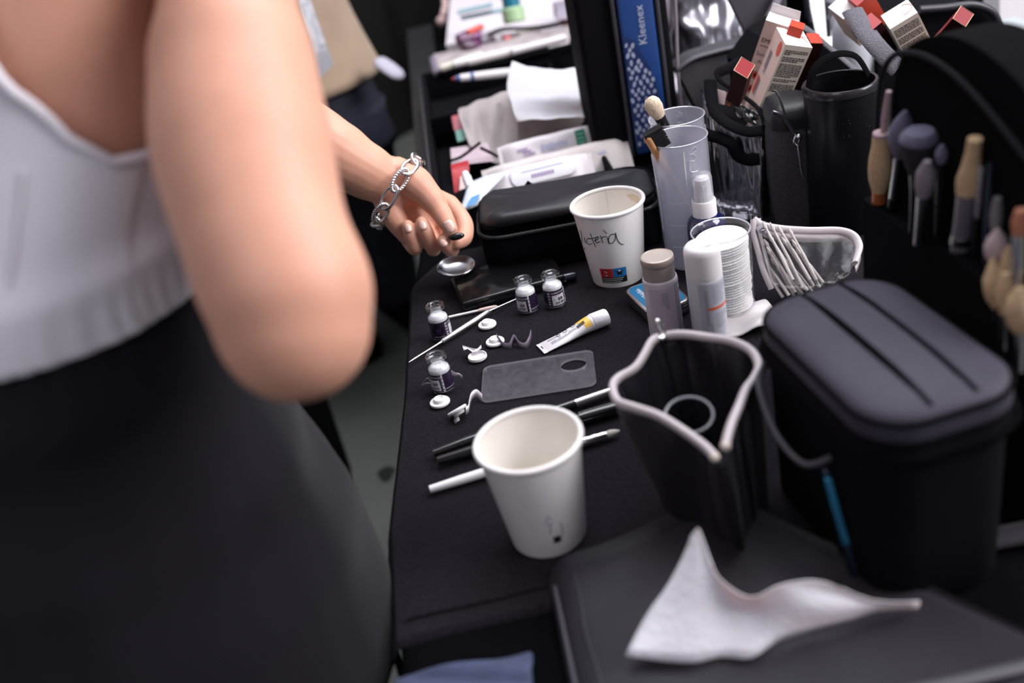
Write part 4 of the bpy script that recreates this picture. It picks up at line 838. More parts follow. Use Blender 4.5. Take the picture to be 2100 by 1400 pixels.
# ------------------------------------------------------------------ foil bag, mesh pocket bag, tablet, mirror with painted reflection
FOILB=mat('foil_bag',(.27,.265,.30),.28,metal=.85,bump=.25,bscale=25)
def fo(u,v): return V((0,.030*noise.noise(V((u*3.2,v*2.6,2)))+.008*noise.noise(V((u*9,v*9,7))),.0))
mb=MB(); rows=bil(Y(1372,-60,1.46),Y(1600,-60,1.46),V((.46,1.42,.002)),V((.31,1.42,.002)),36,30,fo); slab(rows,(0,.06,0),mb=mb); solo('foil_bag',mb,FOILB,'crinkled silver-grey metallic bag behind the mesh pocket','bag',ang=0)
MESH=mat('mesh_fabric',(.034,.032,.040),.7,bump=.6,bscale=900,weave=900,var=.5,vscale=700)
t=thing('mesh_bag','black bag with a curved mesh pocket behind the beakers','bag',(.36,1.31,0))
tp=[Y(1388,142,1.30),Y(1420,120,1.30),Y(1465,106,1.30),Y(1510,95,1.30),Y(1560,84,1.30),Y(1620,78,1.30)]; tp=cr(tp,4); n_=len(tp)
rows=[[p.lerp(V((.325+.18*i/n_,1.27,.003)),k/6)+V((0,-.010*sin(pi*k/6),0)) for i,p in enumerate(tp)] for k in range(7)]
mb=slab(rows,(0,.04,0)); part('mesh_pocket',mb,MESH,t,world=True,ang=50)
mb=MB(); mb.tube([p+V((0,-.002,0)) for p in tp],.0055,10,flat=.6); part('pocket_trim',mb,mat('trim_grey',(.055,.05,.062),.6),t,world=True)
mb=MB(); mb.tube([Y(1383,-20,1.315),Y(1386,40,1.31),Y(1389,140,1.298),Y(1398,225,1.29)],.0026,8); part('side_piping',mb,mat('piping_pale',(.20,.17,.20),.6),t,world=True)
t=thing('tablet','slim grey tablet leaning behind the cosmetic boxes','tablet',Y(1560,30,1.37))
mb=slab(bil(Y(1470,-45,1.37),Y(1612,-45,1.37),V((.47,1.385,.004)),V((.455,1.385,.004)),6,6),(0,.008,0)); part('panel',mb,mat('tablet_grey',(.085,.075,.09),.45),t,world=True,bevel=.002)
mb=MB(); mb.tube([Y(1612,-40,1.366),Y(1590,10,1.362),Y(1572,46,1.358)],.0052,10); part('pale_edge',mb,mat('edge_pale','#8d8a94',.4),t,world=True)
t=thing('vanity_mirror','upright mirror frame with a painted bright white window reflection behind the boxes','mirror',Y(1670,60,1.40))
mb=slab(bil(Y(1652,-60,1.40),Y(1686,-60,1.40),V((.55,1.40,.01)),V((.535,1.40,.01)),1,6),(0,.01,0)); part('painted_reflection',mb,mat('reflection_white',(.95,.97,1),.4,emit=1.1),t,world=True)  # glowing strip painted where the mirror reflects a window
mb=MB(); mb.tube([Y(1690,-60,1.395),Y(1700,75,1.395)],.0035,8); mb.tube([Y(1649,-60,1.395),Y(1662,45,1.395)],.003,8); part('mirror_frame',mb,mat('frame_grey','#57535e',.35,metal=.5),t,world=True)
mb=qs((1590,-60),(1648,-60),(1662,75),(1575,75),1.405,1.405,(0,.006,0),2,3); part('mirror_glass',mb,mat('mirror_dark',(.10,.10,.12),.05,metal=1),t,world=True)
mb=MB(); mb.tube([Y(1694,2,1.36),Y(1711,12,1.36),Y(1708,24,1.36),Y(1697,38,1.36)],.003,8); part('hook',mb,mat('buckle_grey','#5e5b66',.4),t,world=True)
bx('grey_garment','grey woven garment hung behind the open bags','garment',(1700,-50),(1960,-50),(1960,60),(1706,120),1.55,1.45,(0,.02,0),mat('grey_weave',(.11,.105,.12),.9,bump=.6,bscale=200,var=.4,vscale=40))
# ------------------------------------------------------------------ open bags of cosmetic boxes
HERR=mat('mesh_grey',(.11,.105,.125),.75,bump=.5,bscale=900,weave=950,var=.45,vscale=900)
def bagpoly(name,label,px,yw,dv,m,extra=None):
    t=thing(name,label,'bag',(Y(*px[0],yw).x,yw,0)); c=[Y(x,y,yw) for x,y in px]; c=[V((p.x,p.y,max(p.z,.003))) for p in c]; n_=len(c)
    mb=MB(); mb.add(c+[p+V(dv) for p in c],[tuple(range(n_)),tuple(range(2*n_-1,n_-1,-1))]+[(i,(i+1)%n_,n_+(i+1)%n_,n_+i) for i in range(n_)]); part('bag_body',mb,m,t,world=True,smooth=False); return t
t=bagpoly('open_bag','black open bag with a grey mesh rim holding cream boxes, left one',[(1536,150),(1580,90),(1640,52),(1700,100),(1790,180),(1800,330),(1560,330)],1.17,(0,.09,0),BLK)
mb=MB(); mb.tube(cr([Y(1636,50,1.155),Y(1662,66,1.150),Y(1700,98,1.145),Y(1740,132,1.14),Y(1778,168,1.135)],5),.0085,12,flat=.35); part('mesh_rim',mb,HERR,t,world=True)
t=bagpoly('open_bag','black open bag with a grey mesh rim holding a cream box, right one',[(1800,130),(1830,60),(1890,20),(1960,12),(2040,28),(2066,80),(2130,130),(2130,330),(1800,330)],1.20,(0,.12,0),BLK)
mb=MB(); mb.tube(cr([Y(1748,22,1.06),Y(1768,55,1.04),Y(1795,92,1.02),Y(1840,140,1.01)],5),.012,12,flat=.35); part('mesh_rim',mb,HERR,t,world=True)
mb=MB(); mb.tube(cr([Y(1885,20,1.19),Y(1940,16,1.19),Y(1995,10,1.19),Y(2036,26,1.19),Y(2052,60,1.19),Y(2075,92,1.19),Y(2110,118,1.19)],5),.005,10); part('zip_edge',mb,mat('zip_navy',(.022,.022,.03),.45),t,world=True)
t=thing('spray_tube','tall white rounded bottle tucked between the two open bags','bottle',Y(1735,170,1.23))
A=Y(1780,330,1.23); B_=Y(1738,14,1.23); ax=B_-A
mb=MB(); mb.tube([A,A+ax*.5,A+ax*.75,A+ax*.88,A+ax*.95,A+ax*.99,B_],[.026,.026,.0255,.022,.016,.009,.001],32); part('bottle_body',mb,mat('bottle_pale',(.55,.57,.63),.3),t,world=True)
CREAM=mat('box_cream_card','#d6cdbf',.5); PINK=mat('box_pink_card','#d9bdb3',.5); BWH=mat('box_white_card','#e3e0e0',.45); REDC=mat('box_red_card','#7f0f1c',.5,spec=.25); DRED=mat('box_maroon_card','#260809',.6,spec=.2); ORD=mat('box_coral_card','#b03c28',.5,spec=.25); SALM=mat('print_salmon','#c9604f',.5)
def cbox(name,label,O,a,b,c,s,l,mats,group,marks=None):
    """carton: corner O, edge directions a,b (top face) and c (down), sizes s, length l; mats = top, face a-c side, face b-c side"""
    O=V(O); a=V(a).normalized(); b=V(b); b=(b-a*b.dot(a)).normalized(); c2=a.cross(b); c=c2 if c2.dot(V(c))>0 else -c2
    t=thing(name,label,'box',O+c*l,group=group); A_,B2=a*s[0],b*s[1]; C_=c*l
    mb=MB(); vs=[O,O+A_,O+A_+B2,O+B2,O+C_,O+A_+C_,O+A_+B2+C_,O+B2+C_]
    mb.add(vs,[(0,1,2,3)],0); mb.add(vs,[(0,1,5,4),(2,3,7,6)],1); mb.add(vs,[(0,3,7,4),(1,2,6,5)],2); mb.add(vs,[(4,5,6,7)],0)
    bm_=part('carton',mb,list(mats)+[CREAM],t,world=True,smooth=False,bevel=.0004)
    nA=a.cross(c).normalized(); nA=nA if nA.dot(b)<0 else -nA      # outward normal of the a-c face at O
    nB=b.cross(c).normalized(); nB=nB if nB.dot(a)<0 else -nB
    return t,O,a,b,c,nA,nB
def fmark(mb,O,e,c,nn,x0,x1,y0,y1,mi,off=.0004): 
    mb.add([O+e*x0+c*y0+nn*off,O+e*x1+c*y0+nn*off,O+e*x1+c*y1+nn*off,O+e*x0+c*y1+nn*off],[(0,1,2,3)],mi)
def ftext(mb,s,size,O,e,c,nn,x,y,mi,ax='LEFT'):
    vs,fs=text_geo(s,size,ax); mb.add([O+e*(x+p.x)+c*(y-p.y)+nn*.0005 for p in vs],fs,mi)
G='cosmetic cartons'
t,O,a,b,c,nA,nB=cbox('carton','cream carton with rows of small dark print, foremost in the left open bag',[0.3536,1.0431,0.1855],[.072,.951,.301],[.942,.034,-.334],[-.327,.307,-.893],(.0357,.0312),.105,(BWH,PINK,CREAM),G)
mb=MB(); random.seed(6)
y=.006
for blk in (3,3,8,2,5):
    for k in range(blk):
        x=.0025
        end=.0290 if k<blk-1 else random.uniform(.008,.022)
        while x<end:
            w_=random.uniform(.0012,.0042); fmark(mb,O,b,c,nB,x,min(x+w_,end),y,y+.0011,0); x+=w_+.0007
        y+=.0021
    y+=.0019
part('small_print',mb,INK,t,world=True)
mb=MB(); 
q=O+a*.008; 
mb.add([O+a*(.0095+.005*cos(w_))+c*(.011+.0085*sin(w_))+nA*.0004 for w_ in [2*pi*k/20 for k in range(20)]],[tuple(range(20))],1)
for k in range(6): fmark(mb,O,a,c,nA,.020+.0013*k,.0208+.0013*k,.022,.022+random.uniform(.015,.028),0); fmark(mb,O,a,c,nA,.022+.0013*k,.0228+.0013*k,.058,.058+random.uniform(.012,.022),0)
fmark(mb,O,a,c,nA,.026,.033,.056,.078,1)
part('side_print',mb,[DINK,SALM],t,world=True)
mb=MB(); mb.tube([O+a*.012+b*.020+a*.009*cos(w_)+b*.008*sin(w_)-c*.0002 for w_ in [R(200-14*k) for k in range(16)]],.0003,5); mb.tube([O+a*.024+b*.028+a*.004*cos(w_)+b*.004*sin(w_)-c*.0002 for w_ in [R(230-16*k) for k in range(12)]],.0003,5); part('lid_line',mb,SALM,t,world=True)
t,O,a,b,c,nA,nB=cbox('carton','pink carton with an open white top, behind the foremost cream carton',[0.3480,1.0866,0.2040],[.51,.847,.148],[.816,-.423,-.394],[-.271,.322,-.907],(.022,.034),.11,(BWH,PINK,PINK),G)
mb=MB(); ftext(mb,'EMI',.0072,O,b,c,nB,.0025,.023,0); ftext(mb,'Sole',.0062,O,b,c,nB,.0022,.040,1); ftext(mb,'Ar',.0062,O,b,c,nB,.006,.049,1)
for k in range(3): fmark(mb,O,b,c,nB,.003+.004*k,.0062+.004*k,.029,.0303,1)
for yy in (.066,.084): mb.add([O+b*(.0085+.0045*cos(w_))+c*(yy+.0055*sin(w_))+nB*.0004 for w_ in [2*pi*k/18 for k in range(18)]],[tuple(range(18))],2); mb.add([O+b*(.0085+.0018*cos(w_))+c*(yy+.003*sin(w_))+nB*.0006 for w_ in [2*pi*k/12 for k in range(12)]],[tuple(range(12))],3)
fmark(mb,O,b,c,nB,.022,.034,.004,.013,2)
part('printed_label',mb,[INK,DINK,SALM,REDC],t,world=True)
mb=MB(); e=[O-c*.000,O+b*.034]; slab([[O+a*.022,O+a*.022+b*.034],[O+a*.022-c*.010,O+a*.022+b*.032-c*.010]],a*.0005,mb=mb); part('open_flap',mb,BWH,t,world=True,smooth=False)
G2='small red lipstick cartons'
0 and cbox('lipstick_carton','small red carton at the left edge of the clear vinyl bag',[.3,1.0107,.1687],[.42,.85,.32],[-.86,.49,.10],[-.28,.30,-.9],(.0165,.0165),.07,(REDC,DRED,DRED),G2)
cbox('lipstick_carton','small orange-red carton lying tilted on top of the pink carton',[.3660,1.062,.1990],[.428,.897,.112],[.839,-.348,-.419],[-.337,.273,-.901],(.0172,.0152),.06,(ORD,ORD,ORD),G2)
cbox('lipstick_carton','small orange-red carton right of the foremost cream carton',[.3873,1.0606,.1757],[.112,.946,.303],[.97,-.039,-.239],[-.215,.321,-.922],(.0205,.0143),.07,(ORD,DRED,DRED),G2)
t,O,a,b,c,nA,nB=cbox('carton','cream carton with small dark print, leaning out of the right open bag',[.4611,1.029,.1808],[.15,.973,.177],[.879,-.213,.425],[.452,.092,-.887],(.0358,.0306),.10,(BWH,CREAM,CREAM),G)
mb=MB(); y=.005
for blk in (5,4,9):
    for k in range(blk):
        x=.002
        while x<.028: w_=random.uniform(.0012,.0045); fmark(mb,O,b,c,nB,x,min(.0285,x+w_),y,y+.0010,0); x+=w_+.0006
        y+=.0019
    y+=.0018
part('small_print',mb,INK,t,world=True)
mb=MB(); mb.tube([O+a*.020+b*.020+a*.010*cos(w_)+b*.010*sin(w_)-c*.0002 for w_ in [R(10+12*k) for k in range(16)]],.0003,5); part('lid_line',mb,SALM,t,world=True)
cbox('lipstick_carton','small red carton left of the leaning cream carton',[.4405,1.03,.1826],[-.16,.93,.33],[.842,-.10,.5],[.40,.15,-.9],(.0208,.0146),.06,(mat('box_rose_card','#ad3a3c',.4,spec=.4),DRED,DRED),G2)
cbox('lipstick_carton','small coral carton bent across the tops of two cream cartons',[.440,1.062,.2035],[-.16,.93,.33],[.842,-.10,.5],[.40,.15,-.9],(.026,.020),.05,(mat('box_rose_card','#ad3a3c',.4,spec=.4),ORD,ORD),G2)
cbox('carton','white carton with an open flap at the top edge behind the right cream carton',[.4300,1.075,.1890],[-.2,.93,.30],[.84,-.05,.52],[.45,.15,-.88],(.03,.032),.05,(BWH,CREAM,PINK),G)
def lipcarton(label,o_,pa,pb,pc,l,mats):
    a_=pa-o_; b_=pb-o_; n_=a_.cross(b_).normalized(); n_=n_ if n_.dot(o_-CO)>0 else -n_; c_=((pc-o_).normalized()*.6+n_*.8).normalized()*l
    t=thing('lipstick_carton',label,'box',o_+c_,group=G2); mb=MB(); vs=[o_,o_+a_,o_+a_+b_,o_+b_,o_+c_,o_+a_+c_,o_+a_+b_+c_,o_+b_+c_]
    mb.add(vs,[(0,1,2,3),(4,5,6,7)],0); mb.add(vs,[(0,1,5,4)],2); mb.add(vs,[(2,3,7,6),(0,3,7,4),(1,2,6,5)],1); cm=part('carton',mb,mats,t,world=True,smooth=False,bevel=.0004)
    mb=MB(); mb.tube([vs[0],vs[1],vs[2],vs[3]],.00045,6,closed=True); part('gold_edge',mb,mat('edge_gold','#c9a983',.4),t,world=True); return t
CRIM=mat('box_crimson_card','#7c1820',.4)
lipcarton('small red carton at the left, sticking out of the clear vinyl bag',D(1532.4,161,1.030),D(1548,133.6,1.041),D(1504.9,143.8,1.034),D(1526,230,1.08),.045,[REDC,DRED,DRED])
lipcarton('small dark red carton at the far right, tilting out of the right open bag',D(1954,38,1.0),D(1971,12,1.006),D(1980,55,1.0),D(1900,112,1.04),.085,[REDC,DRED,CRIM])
# ------------------------------------------------------------------ clear vinyl bag
VIN=thin('vinyl',(.86,.85,.88),.17,.85,2.2,.08,bump=.6,bscale=40); VIN2=thin('vinyl_soft',(.95,.95,.95),.012,.25,3,.2,bump=.15,bscale=40)
t=thing('vinyl_bag','clear vinyl bag with thick black fabric trim beside the beakers','bag',(.29,1.06,0))
fr=[(1452,205,1.09),(1458,228,1.075),(1475,244,1.065),(1500,258,1.055),(1535,270,1.045),(1570,274,1.04)]
bt=[(1478,440),(1490,444),(1500,446),(1520,449),(1542,451),(1564,453)]
rows=[]
for k in range(13):
    q=k/12; r=[]
    for (x,y,yy),(bx_,by_) in zip(fr,bt):
        r.append(Y(x,y,yy).lerp(P(bx_,by_,.002),q))
    r=cr(r,6); rows.append([p+V((0,.004*noise.noise(V((i*.45,k*.18,3))),0)) for i,p in enumerate(r)])
mb=slab(rows,(.004,.045,0)); part('vinyl_body',mb,VIN,t,world=True,ang=0)
def trim(name,pts,r,n=6): 
    mb=MB(); mb.tube(cr([Y(*p) for p in pts],n),r,12,flat=.38,up=(0,-1,.3)); part(name,mb,BLK,t,world=True)
trim('front_trim',[(1457,165,1.10),(1459,200,1.085),(1468,232,1.07),(1497,256,1.055),(1535,270,1.045),(1570,266,1.04)],.0075)
trim('back_trim',[(1520,125,1.16),(1495,140,1.15),(1473,150,1.13),(1476,165,1.12),(1500,182,1.11),(1535,205,1.09),(1562,230,1.06),(1572,262,1.04)],.0060)
trim('side_strap',[(1574,255,1.038),(1572,330,1.037),(1568,400,1.036),(1566,452,1.03)],.0062)
trim('cross_strap',[(1443,273,1.07),(1460,279,1.06),(1478,284,1.055),(1500,296,1.045),(1512,318,1.04),(1535,328,1.035),(1558,326,1.03)],.0066)
mb=MB(); mb.tube([Y(1494+5*cos(w_),204+13*sin(w_),1.085) for w_ in [2*pi*k/24 for k in range(24)]],.0010,6,closed=True); solo('copper_ring',mb,mat('copper','#a05c40',.3,metal=.8),'thin copper-coloured ring inside the clear vinyl bag','ring')
mb=MB(); rows=bil(Y(1472,185,1.09),Y(1490,190,1.085),Y(1486,215,1.08),Y(1474,212,1.085),4,4); slab(rows,(0,.006,0),mb=mb); solo('sachet',mb,mat('sachet_rose','#9d8a8c',.2),'glossy pale sachet inside the clear vinyl bag','sachet')
random.seed(9)
GLIT=mat('foil_bits','#c9c6cc',.1,metal=1)
mb=MB(); rows=bil(Y(1504,205,1.085),Y(1555,232,1.062),Y(1550,258,1.055),Y(1512,240,1.075),12,8,lambda u,v:V((0,.014*noise.noise(V((u*6,v*6,4))),0))); slab(rows,(0,.004,0),mb=mb); solo('sachet',mb,mat('sachet_black',(.012,.012,.014),.08,spec=.9),'glossy crumpled black sachet inside the clear vinyl bag','sachet',ang=0)
# ------------------------------------------------------------------ small black zip bag
bx0=P(1607,462); Mx=Matrix.Translation(V((.346,1.020,0)))@Matrix.Rotation(R(-8),4,'Z'); t=thing('small_zip_bag','small black bag with a curved metal zipper and silver puller','bag',M=Mx)
W,L_=.050,.075
mb=MB(); mb.loft([so(W,L_,.012,0),so(W+.004,L_+.004,.014,.05),so(W+.002,L_+.002,.014,.095),so(W-.004,L_-.004,.014,.112)],capA=True,capB=True); part('bag_body',mb,MESH,t,ang=60)
mb=MB(); mb.loft([so(W-.002,L_-.002,.014,.112),so(W-.001,L_-.001,.014,.122),so(W-.008,L_-.008,.012,.131),so(W-.024,L_-.03,.008,.136)],capB=True); part('bag_top',mb,SATIN,t,ang=60)
def wl(p): return MAT[t].inverted()@p
yp=.978
zp=cr([Y(1584,229,yp),Y(1594,232,yp),Y(1605,239,yp),Y(1618,256,yp),Y(1630,277,yp)],10)
mb=MB(); mb.tube(zp,[.0018+.0006*(i%2) for i in range(len(zp))],8); part('zipper',mb,mat('zip_metal',(.16,.16,.18),.3,metal=.9),t,world=True,ang=0)
mb=MB(); mb.tube(cr([Y(1632,278,yp-.003),Y(1628,290,yp-.004),Y(1636,300,yp-.004),Y(1640,285,yp-.004),Y(1637,277,yp-.003)],5),.0011,8); mb.tube(cr([Y(1636,299,yp-.004),Y(1641,330,yp-.004),Y(1646,360,yp-.004),Y(1652,366,yp-.004)],4),.0012,8); mb.ball(Y(1638,280,yp-.004),.003); part('zip_puller',mb,CHROME,t,world=True)
mb=MB(); mb.tube(cr([Y(1585,186,.992),Y(1592,188,.988),Y(1600,204,.985),Y(1610,236,.982)],5),.0012,8); part('seam_piping',mb,mat('piping_dark',(.03,.03,.036),.5),t,world=True)
# ------------------------------------------------------------------ cylindrical holder
t=thing('brush_cup','glossy black cylindrical holder with a loop handle','holder',(.382,.968,0)); r=.0365; Hh=.158
mb=MB(); mb.lathe([(0,0),(r-.002,0),(r,.003),(r,Hh-.004),(r-.001,Hh),(r-.003,Hh),(r-.0035,Hh-.01),(r-.0035,.02),(0,.02)],56); part('holder_wall',mb,BLKP,t)
mb=MB(); mb.lathe([(r-.0035,Hh-.006),(r+.0012,Hh-.007),(r+.0016,Hh-.002),(r,Hh+.0008),(r-.003,Hh+.0006)],56); part('rim',mb,mat('rim_gloss',(.02,.02,.024),.2),t)
mb=MB(); mb.tube(cr([(-r+.004,.0,Hh-.004),(-r*.6,.01,Hh+.016),(0,.014,Hh+.024),(r*.6,.012,Hh+.018),(r-.004,.004,Hh-.004)],6),.0045,10,flat=.35); part('loop_handle',mb,BLKM,t)
mb=MB(); random.seed(14)
for k in range(11): a=R(random.uniform(-25,25)); z=random.uniform(.105,.135); patch(mb,a,a+.035*random.uniform(.5,1.2),z,z+.0012*random.uniform(.6,1.3),cylr(r),.0004,0,2,1)
part('painted_sparkles',mb,SILV,t)  # silver specks laid on the wall to imitate tiny glints
bx('orange_card','orange triangular card edge right of the black cylindrical holder','card',(1758,226),(1796,220),(1796,400),(1790,400),1.02,1.02,(0,.004,0),mat('card_orange','#a5603c',.6))
# ------------------------------------------------------------------ brush case standing on the right
XB=.302
t=thing('brush_case','large black upright brush case with an arched top and front pockets','case',(XB+.03,.6,0))
ap=cr([X(x,y,XB) for x,y in ((1790,400),(1795,300),(1800,190),(1815,122),(1845,92),(1885,80),(1940,92),(2010,140),(2080,220),(2160,340))],5)
ap=[V((XB,ap[0].y,.002))]+ap+[V((XB,ap[-1].y,.002))]
mb=MB(); n_=len(ap); mb.add([V((XB+.012,p.y,p.z)) for p in ap]+[V((XB+.05,p.y,p.z)) for p in ap],[tuple(range(n_)),tuple(range(2*n_-1,n_-1,-1))]+[(i,(i+1)%n_,n_+(i+1)%n_,n_+i) for i in range(n_)]); part('case_body',mb,BLKM,t,world=True,ang=30)
mb=MB(); mb.tube(cr([X(x,y,XB+.010) for x,y in ((1799,300),(1803,200),(1812,145),(1832,115),(1860,108),(1905,118),(1965,160),(2030,230),(2110,330))],5),.0022,8); part('lid_piping',mb,mat('piping_dim',(.007,.0075,.012),.7,spec=.1),t,world=True)
pk=[X(1775,405,XB),X(1800,428,XB),X(1890,490,XB),X(1965,525,XB),X(2035,600,XB),X(2110,720,XB)]
pk=cr(pk,4)
mb=slab([[p+V((-.002,0,0)) for p in pk],[V((XB-.004,p.y,.003)) for p in pk]],(.014,0,0)); part('brush_pocket',mb,BLKM,t,world=True)
def brush(label,pts,segs,grp='make-up brushes in the upright case',x=XB+.006):
    segs=[(n_,a_,b_,[r_*.80 for r_ in rs_],m_) for n_,a_,b_,rs_,m_ in segs]
    """pts: base and tip as seen in the case plane; segs as in cyl_thing"""
    A,B_=X(*pts[0],x),X(*pts[1],x); return cyl_thing('makeup_brush',label,'brush',A,B_,segs,grp)
TANB=mat('bristle_tan','#b59b7a',.9,var=.15,vscale=300,bump=.4,bscale=900); GRB=mat('bristle_bluegrey','#5d5b70',.95,var=.25,vscale=400,bump=.4,bscale=900); BLB=mat('bristle_black',(.010,.010,.014),.9,bump=.5,bscale=900); PKB=mat('bristle_pink','#a08c90',.9,var=.2,vscale=400); ORF=mat('ferrule_copper','#9c5b34',.35,metal=.3); CLH=mat('handle_clear','#5f5a64',.25,coat=.5)
brush('thick tan brush with a copper base, leftmost in the upright case',((1802,450),(1808,272)),[('ferrule',0,.36,[.0065,.0075,.0070],ORF),('bristles',.34,.98,[.0072,.0105,.0115,.0108,.0088,.0080],TANB),('mesh_guard',.88,1.0,[.0084,.0082,.0080],PKB)])
brush('slim pinkish spoolie behind the thick tan brush',((1806,330),(1823,187)),[('handle',0,.45,[.002,.0022],CLH),('bristles',.45,1,[.0035,.0040,.0036,.0026],PKB)],x=XB+0.0084)
brush('round blue-grey powder brush beside the thick tan brush',((1826,450),(1856,228)),[('handle',0,.22,[.0045,.0048],BLKP),('ferrule',.22,.62,[.0046,.0044,.0048],STEEL),('bristles',.60,1,[.005,.0095,.0122,.0118,.0080,.002],GRB)],x=XB+0.0070)
brush('wide black duo-fibre brush with a grey flat top',((1872,500),(1886,268)),[('handle',0,.30,[.004,.0045],BLKP),('ferrule',.30,.66,[.0045,.0052,.007],BLKG),('bristles',.64,.93,[.0075,.0115,.0150,.0165],BLB),('bristle_tips',.92,1,[.0165,.0160,.0120],GRB)],x=XB+.002)
brush('angled grey-tipped brush with a silver ferrule in front of the black one',((1884,500),(1902,330)),[('ferrule',0,.62,[.0045,.0050,.0060],STEEL),('bristles',.60,1,[.0062,.0085,.0080,.003],mat('bristle_grey2','#77707a',.9))],x=XB-.004)
brush('small grey oval brush right of the duo-fibre brush',((1922,510),(1932,297)),[('handle',0,.45,[.003,.0035],BLKP),('ferrule',.45,.84,[.0036,.0036],BLKG),('bristles',.84,1,[.004,.0055,.0048,.0015],GRB)],x=XB+0.0070)
brush('tapered tan brush on a clear grey handle',((1964,545),(2000,284)),[('handle',0,.62,[.0075,.0080,.0080,.0085],CLH),('ferrule_ring',.20,.26,[.0088,.0090,.0088],SILV),('bristles',.60,1,[.0090,.0100,.0075,.0060,.0055],TANB)])
brush('thin silver stick right of the tapered tan brush',((1996,545),(2014,338)),[('handle',0,.5,[.003,.003],BLKP),('ferrule',.5,1,[.0028,.0030,.0028],STEEL)],x=XB+0.0084)
brush('thin blue-grey stick farther right of the tapered brush',((2020,545),(2030,335)),[('handle',0,1,[.0025,.0028,.002],mat('steel_blue','#3c4656',.3,metal=.6))],x=XB+0.0098)
brush('short brush with a small silver tip behind the pinkish-white one',((2036,560),(2046,405)),[('handle',0,.6,[.003,.003],BLKP),('bristles',.6,1,[.004,.005,.003],mat('bristle_silver','#6e6c70',.6))],x=XB+0.0098)
brush('pinkish-white round brush above a tan one',((2036,640),(2046,470)),[('handle',0,.35,[.003,.0035],CLH),('ferrule',.35,.62,[.0035,.004],STEEL),('bristles',.60,1,[.0045,.0085,.0092,.0070,.0015],mat('bristle_rosy','#a9999b',.9))],x=XB+0.0056)
brush('tan teardrop brush in the lower right group',((2046,660),(2036,528)),[('handle',0,.25,[.003,.003],STEEL),('bristles',.22,1,[.0035,.0075,.0088,.0085,.0050,.0015],TANB)],x=XB)
brush('tan slim brush right of the teardrop brush',((2064,680),(2068,505)),[('handle',0,.4,[.003,.003],STEEL),('bristles',.4,1,[.004,.0065,.0070,.005,.0015],TANB)],x=XB+.006)
brush('tan short brush on a bright handle, below the slim tan one',((2060,715),(2063,560)),[('handle',0,.5,[.0035,.004,.004],STEEL),('bristles',.48,1,[.0045,.0070,.0066,.0030],TANB)],x=XB-.004)
brush('coral-tipped brush with a silver ferrule at the right edge',((2090,600),(2096,430)),[('ferrule',0,.75,[.004,.0055,.006],SILV),('bristles',.72,1,[.006,.007,.0045],mat('bristle_coral','#a86d55',.9))],x=XB)
brush('large tan brush on silver handle in the bottom right corner of the case',((2092,760),(2094,590)),[('handle',0,.5,[.004,.005,.005],STEEL),('bristles',.48,1,[.0055,.010,.011,.0095,.004],TANB)],x=XB-.006)
# ------------------------------------------------------------------ far right
bx('storage_box','translucent white plastic box at the far right behind the open bag','box',(2058,70),(2130,50),(2130,130),(2090,110),1.32,1.30,(0,.06,0),mat('box_translucent','#aeb4b8',.3))
bx('fabric_pile','pale grey fabric in the far right corner','fabric',(2050,-60),(2160,-60),(2160,40),(2050,45),1.55,1.5,(0,.05,0),mat('fabric_pale','#a8a4a8',.9))
# ------------------------------------------------------------------ clear zipper bag with wands
t=thing('wand_pouch','clear pouch with a white zipper full of white applicator wands','pouch',(.27,.86,0))
yk=.80
rim=[(1545,450,.875),(1562,462,.873),(1600,470,.868),(1660,474,.862),(1720,474,.855),(1750,484,.846),(1762,505,.832),(1758,525,.815),(1752,540,.805)]
left=[(1545,450,.875),(1546,480,.868),(1556,520,.858),(1566,555,.848),(1582,592,.84)]
rp_=cr([Y(*p) for p in rim],6); lp=cr([Y(*p) for p in left],6)
mb=MB(); mb.tube(rp_,[.0042 if 4<i<44 else .0040 for i in range(len(rp_))],12,flat=.55,up=(0,-1,.2)); part('zipper',mb,ZW,t,world=True)
mb=MB(); mb.grid([[p+V((0,-.002,-.002)) for p in rp_[6:]],[p+V((-.0005,-.004,-.011+.003*(i/40))) for i,p in enumerate(rp_[6:])]]); part('zipper_tape',mb,ZW,t,world=True,solid=.0006)
mb=MB(); mb.tube(lp,.0030,10); mb.tube([p+V((.006,.002,-.001)) for p in lp],.0022,10); part('side_trim',mb,ZW,t,world=True)
mb=MB(); mb.rbox((0,0,0),(.012,.008,.006),.002,M=Matrix.Translation(Y(1563,466,.868))@Matrix.Rotation(R(-30),4,'Y')); mb.tube(cr([Y(1560,474,.864),Y(1570,484,.862),Y(1574,472,.862)],4,True),.0009,6,closed=True); part('zip_slider',mb,mat('slider_grey','#a9a6ac',.3,metal=.5),t,world=True)
n_=len(lp)
ends=cr([P(1582,592,.05),P(1640,600,.04),P(1700,590,.03),P(1750,560,.03)],8)
top_=resample(rp_,24,False); bot_=resample(ends,24,False)
rows=[[a_.lerp(b_,k/8)+V((0,.004*noise.noise(V((i*.5,k*.3,9))),0)) for i,(a_,b_) in enumerate(zip(top_,bot_))] for k in range(9)]
mb=slab(rows,(.010,.030,-.012)); part('vinyl_body',mb,VIN2,t,world=True,ang=0)
WAND=mat('wand_white','#b9b2b0',.45); random.seed(12)
wl_=[((1572,470),(1620,560)),((1588,474),(1640,575)),((1604,478),(1655,560)),((1600,520),(1650,582)),((1625,482),(1668,560)),((1575,505),(1625,585)),((1568,535),(1612,592)),((1590,540),(1640,590)),((1640,520),(1682,566)),((1585,495),(1632,570)),((1612,500),(1662,572)),((1570,560),(1600,596)),((1600,555),(1640,596)),((1618,540),(1660,585)),((1580,520),(1622,592)),((1632,505),(1675,575))]
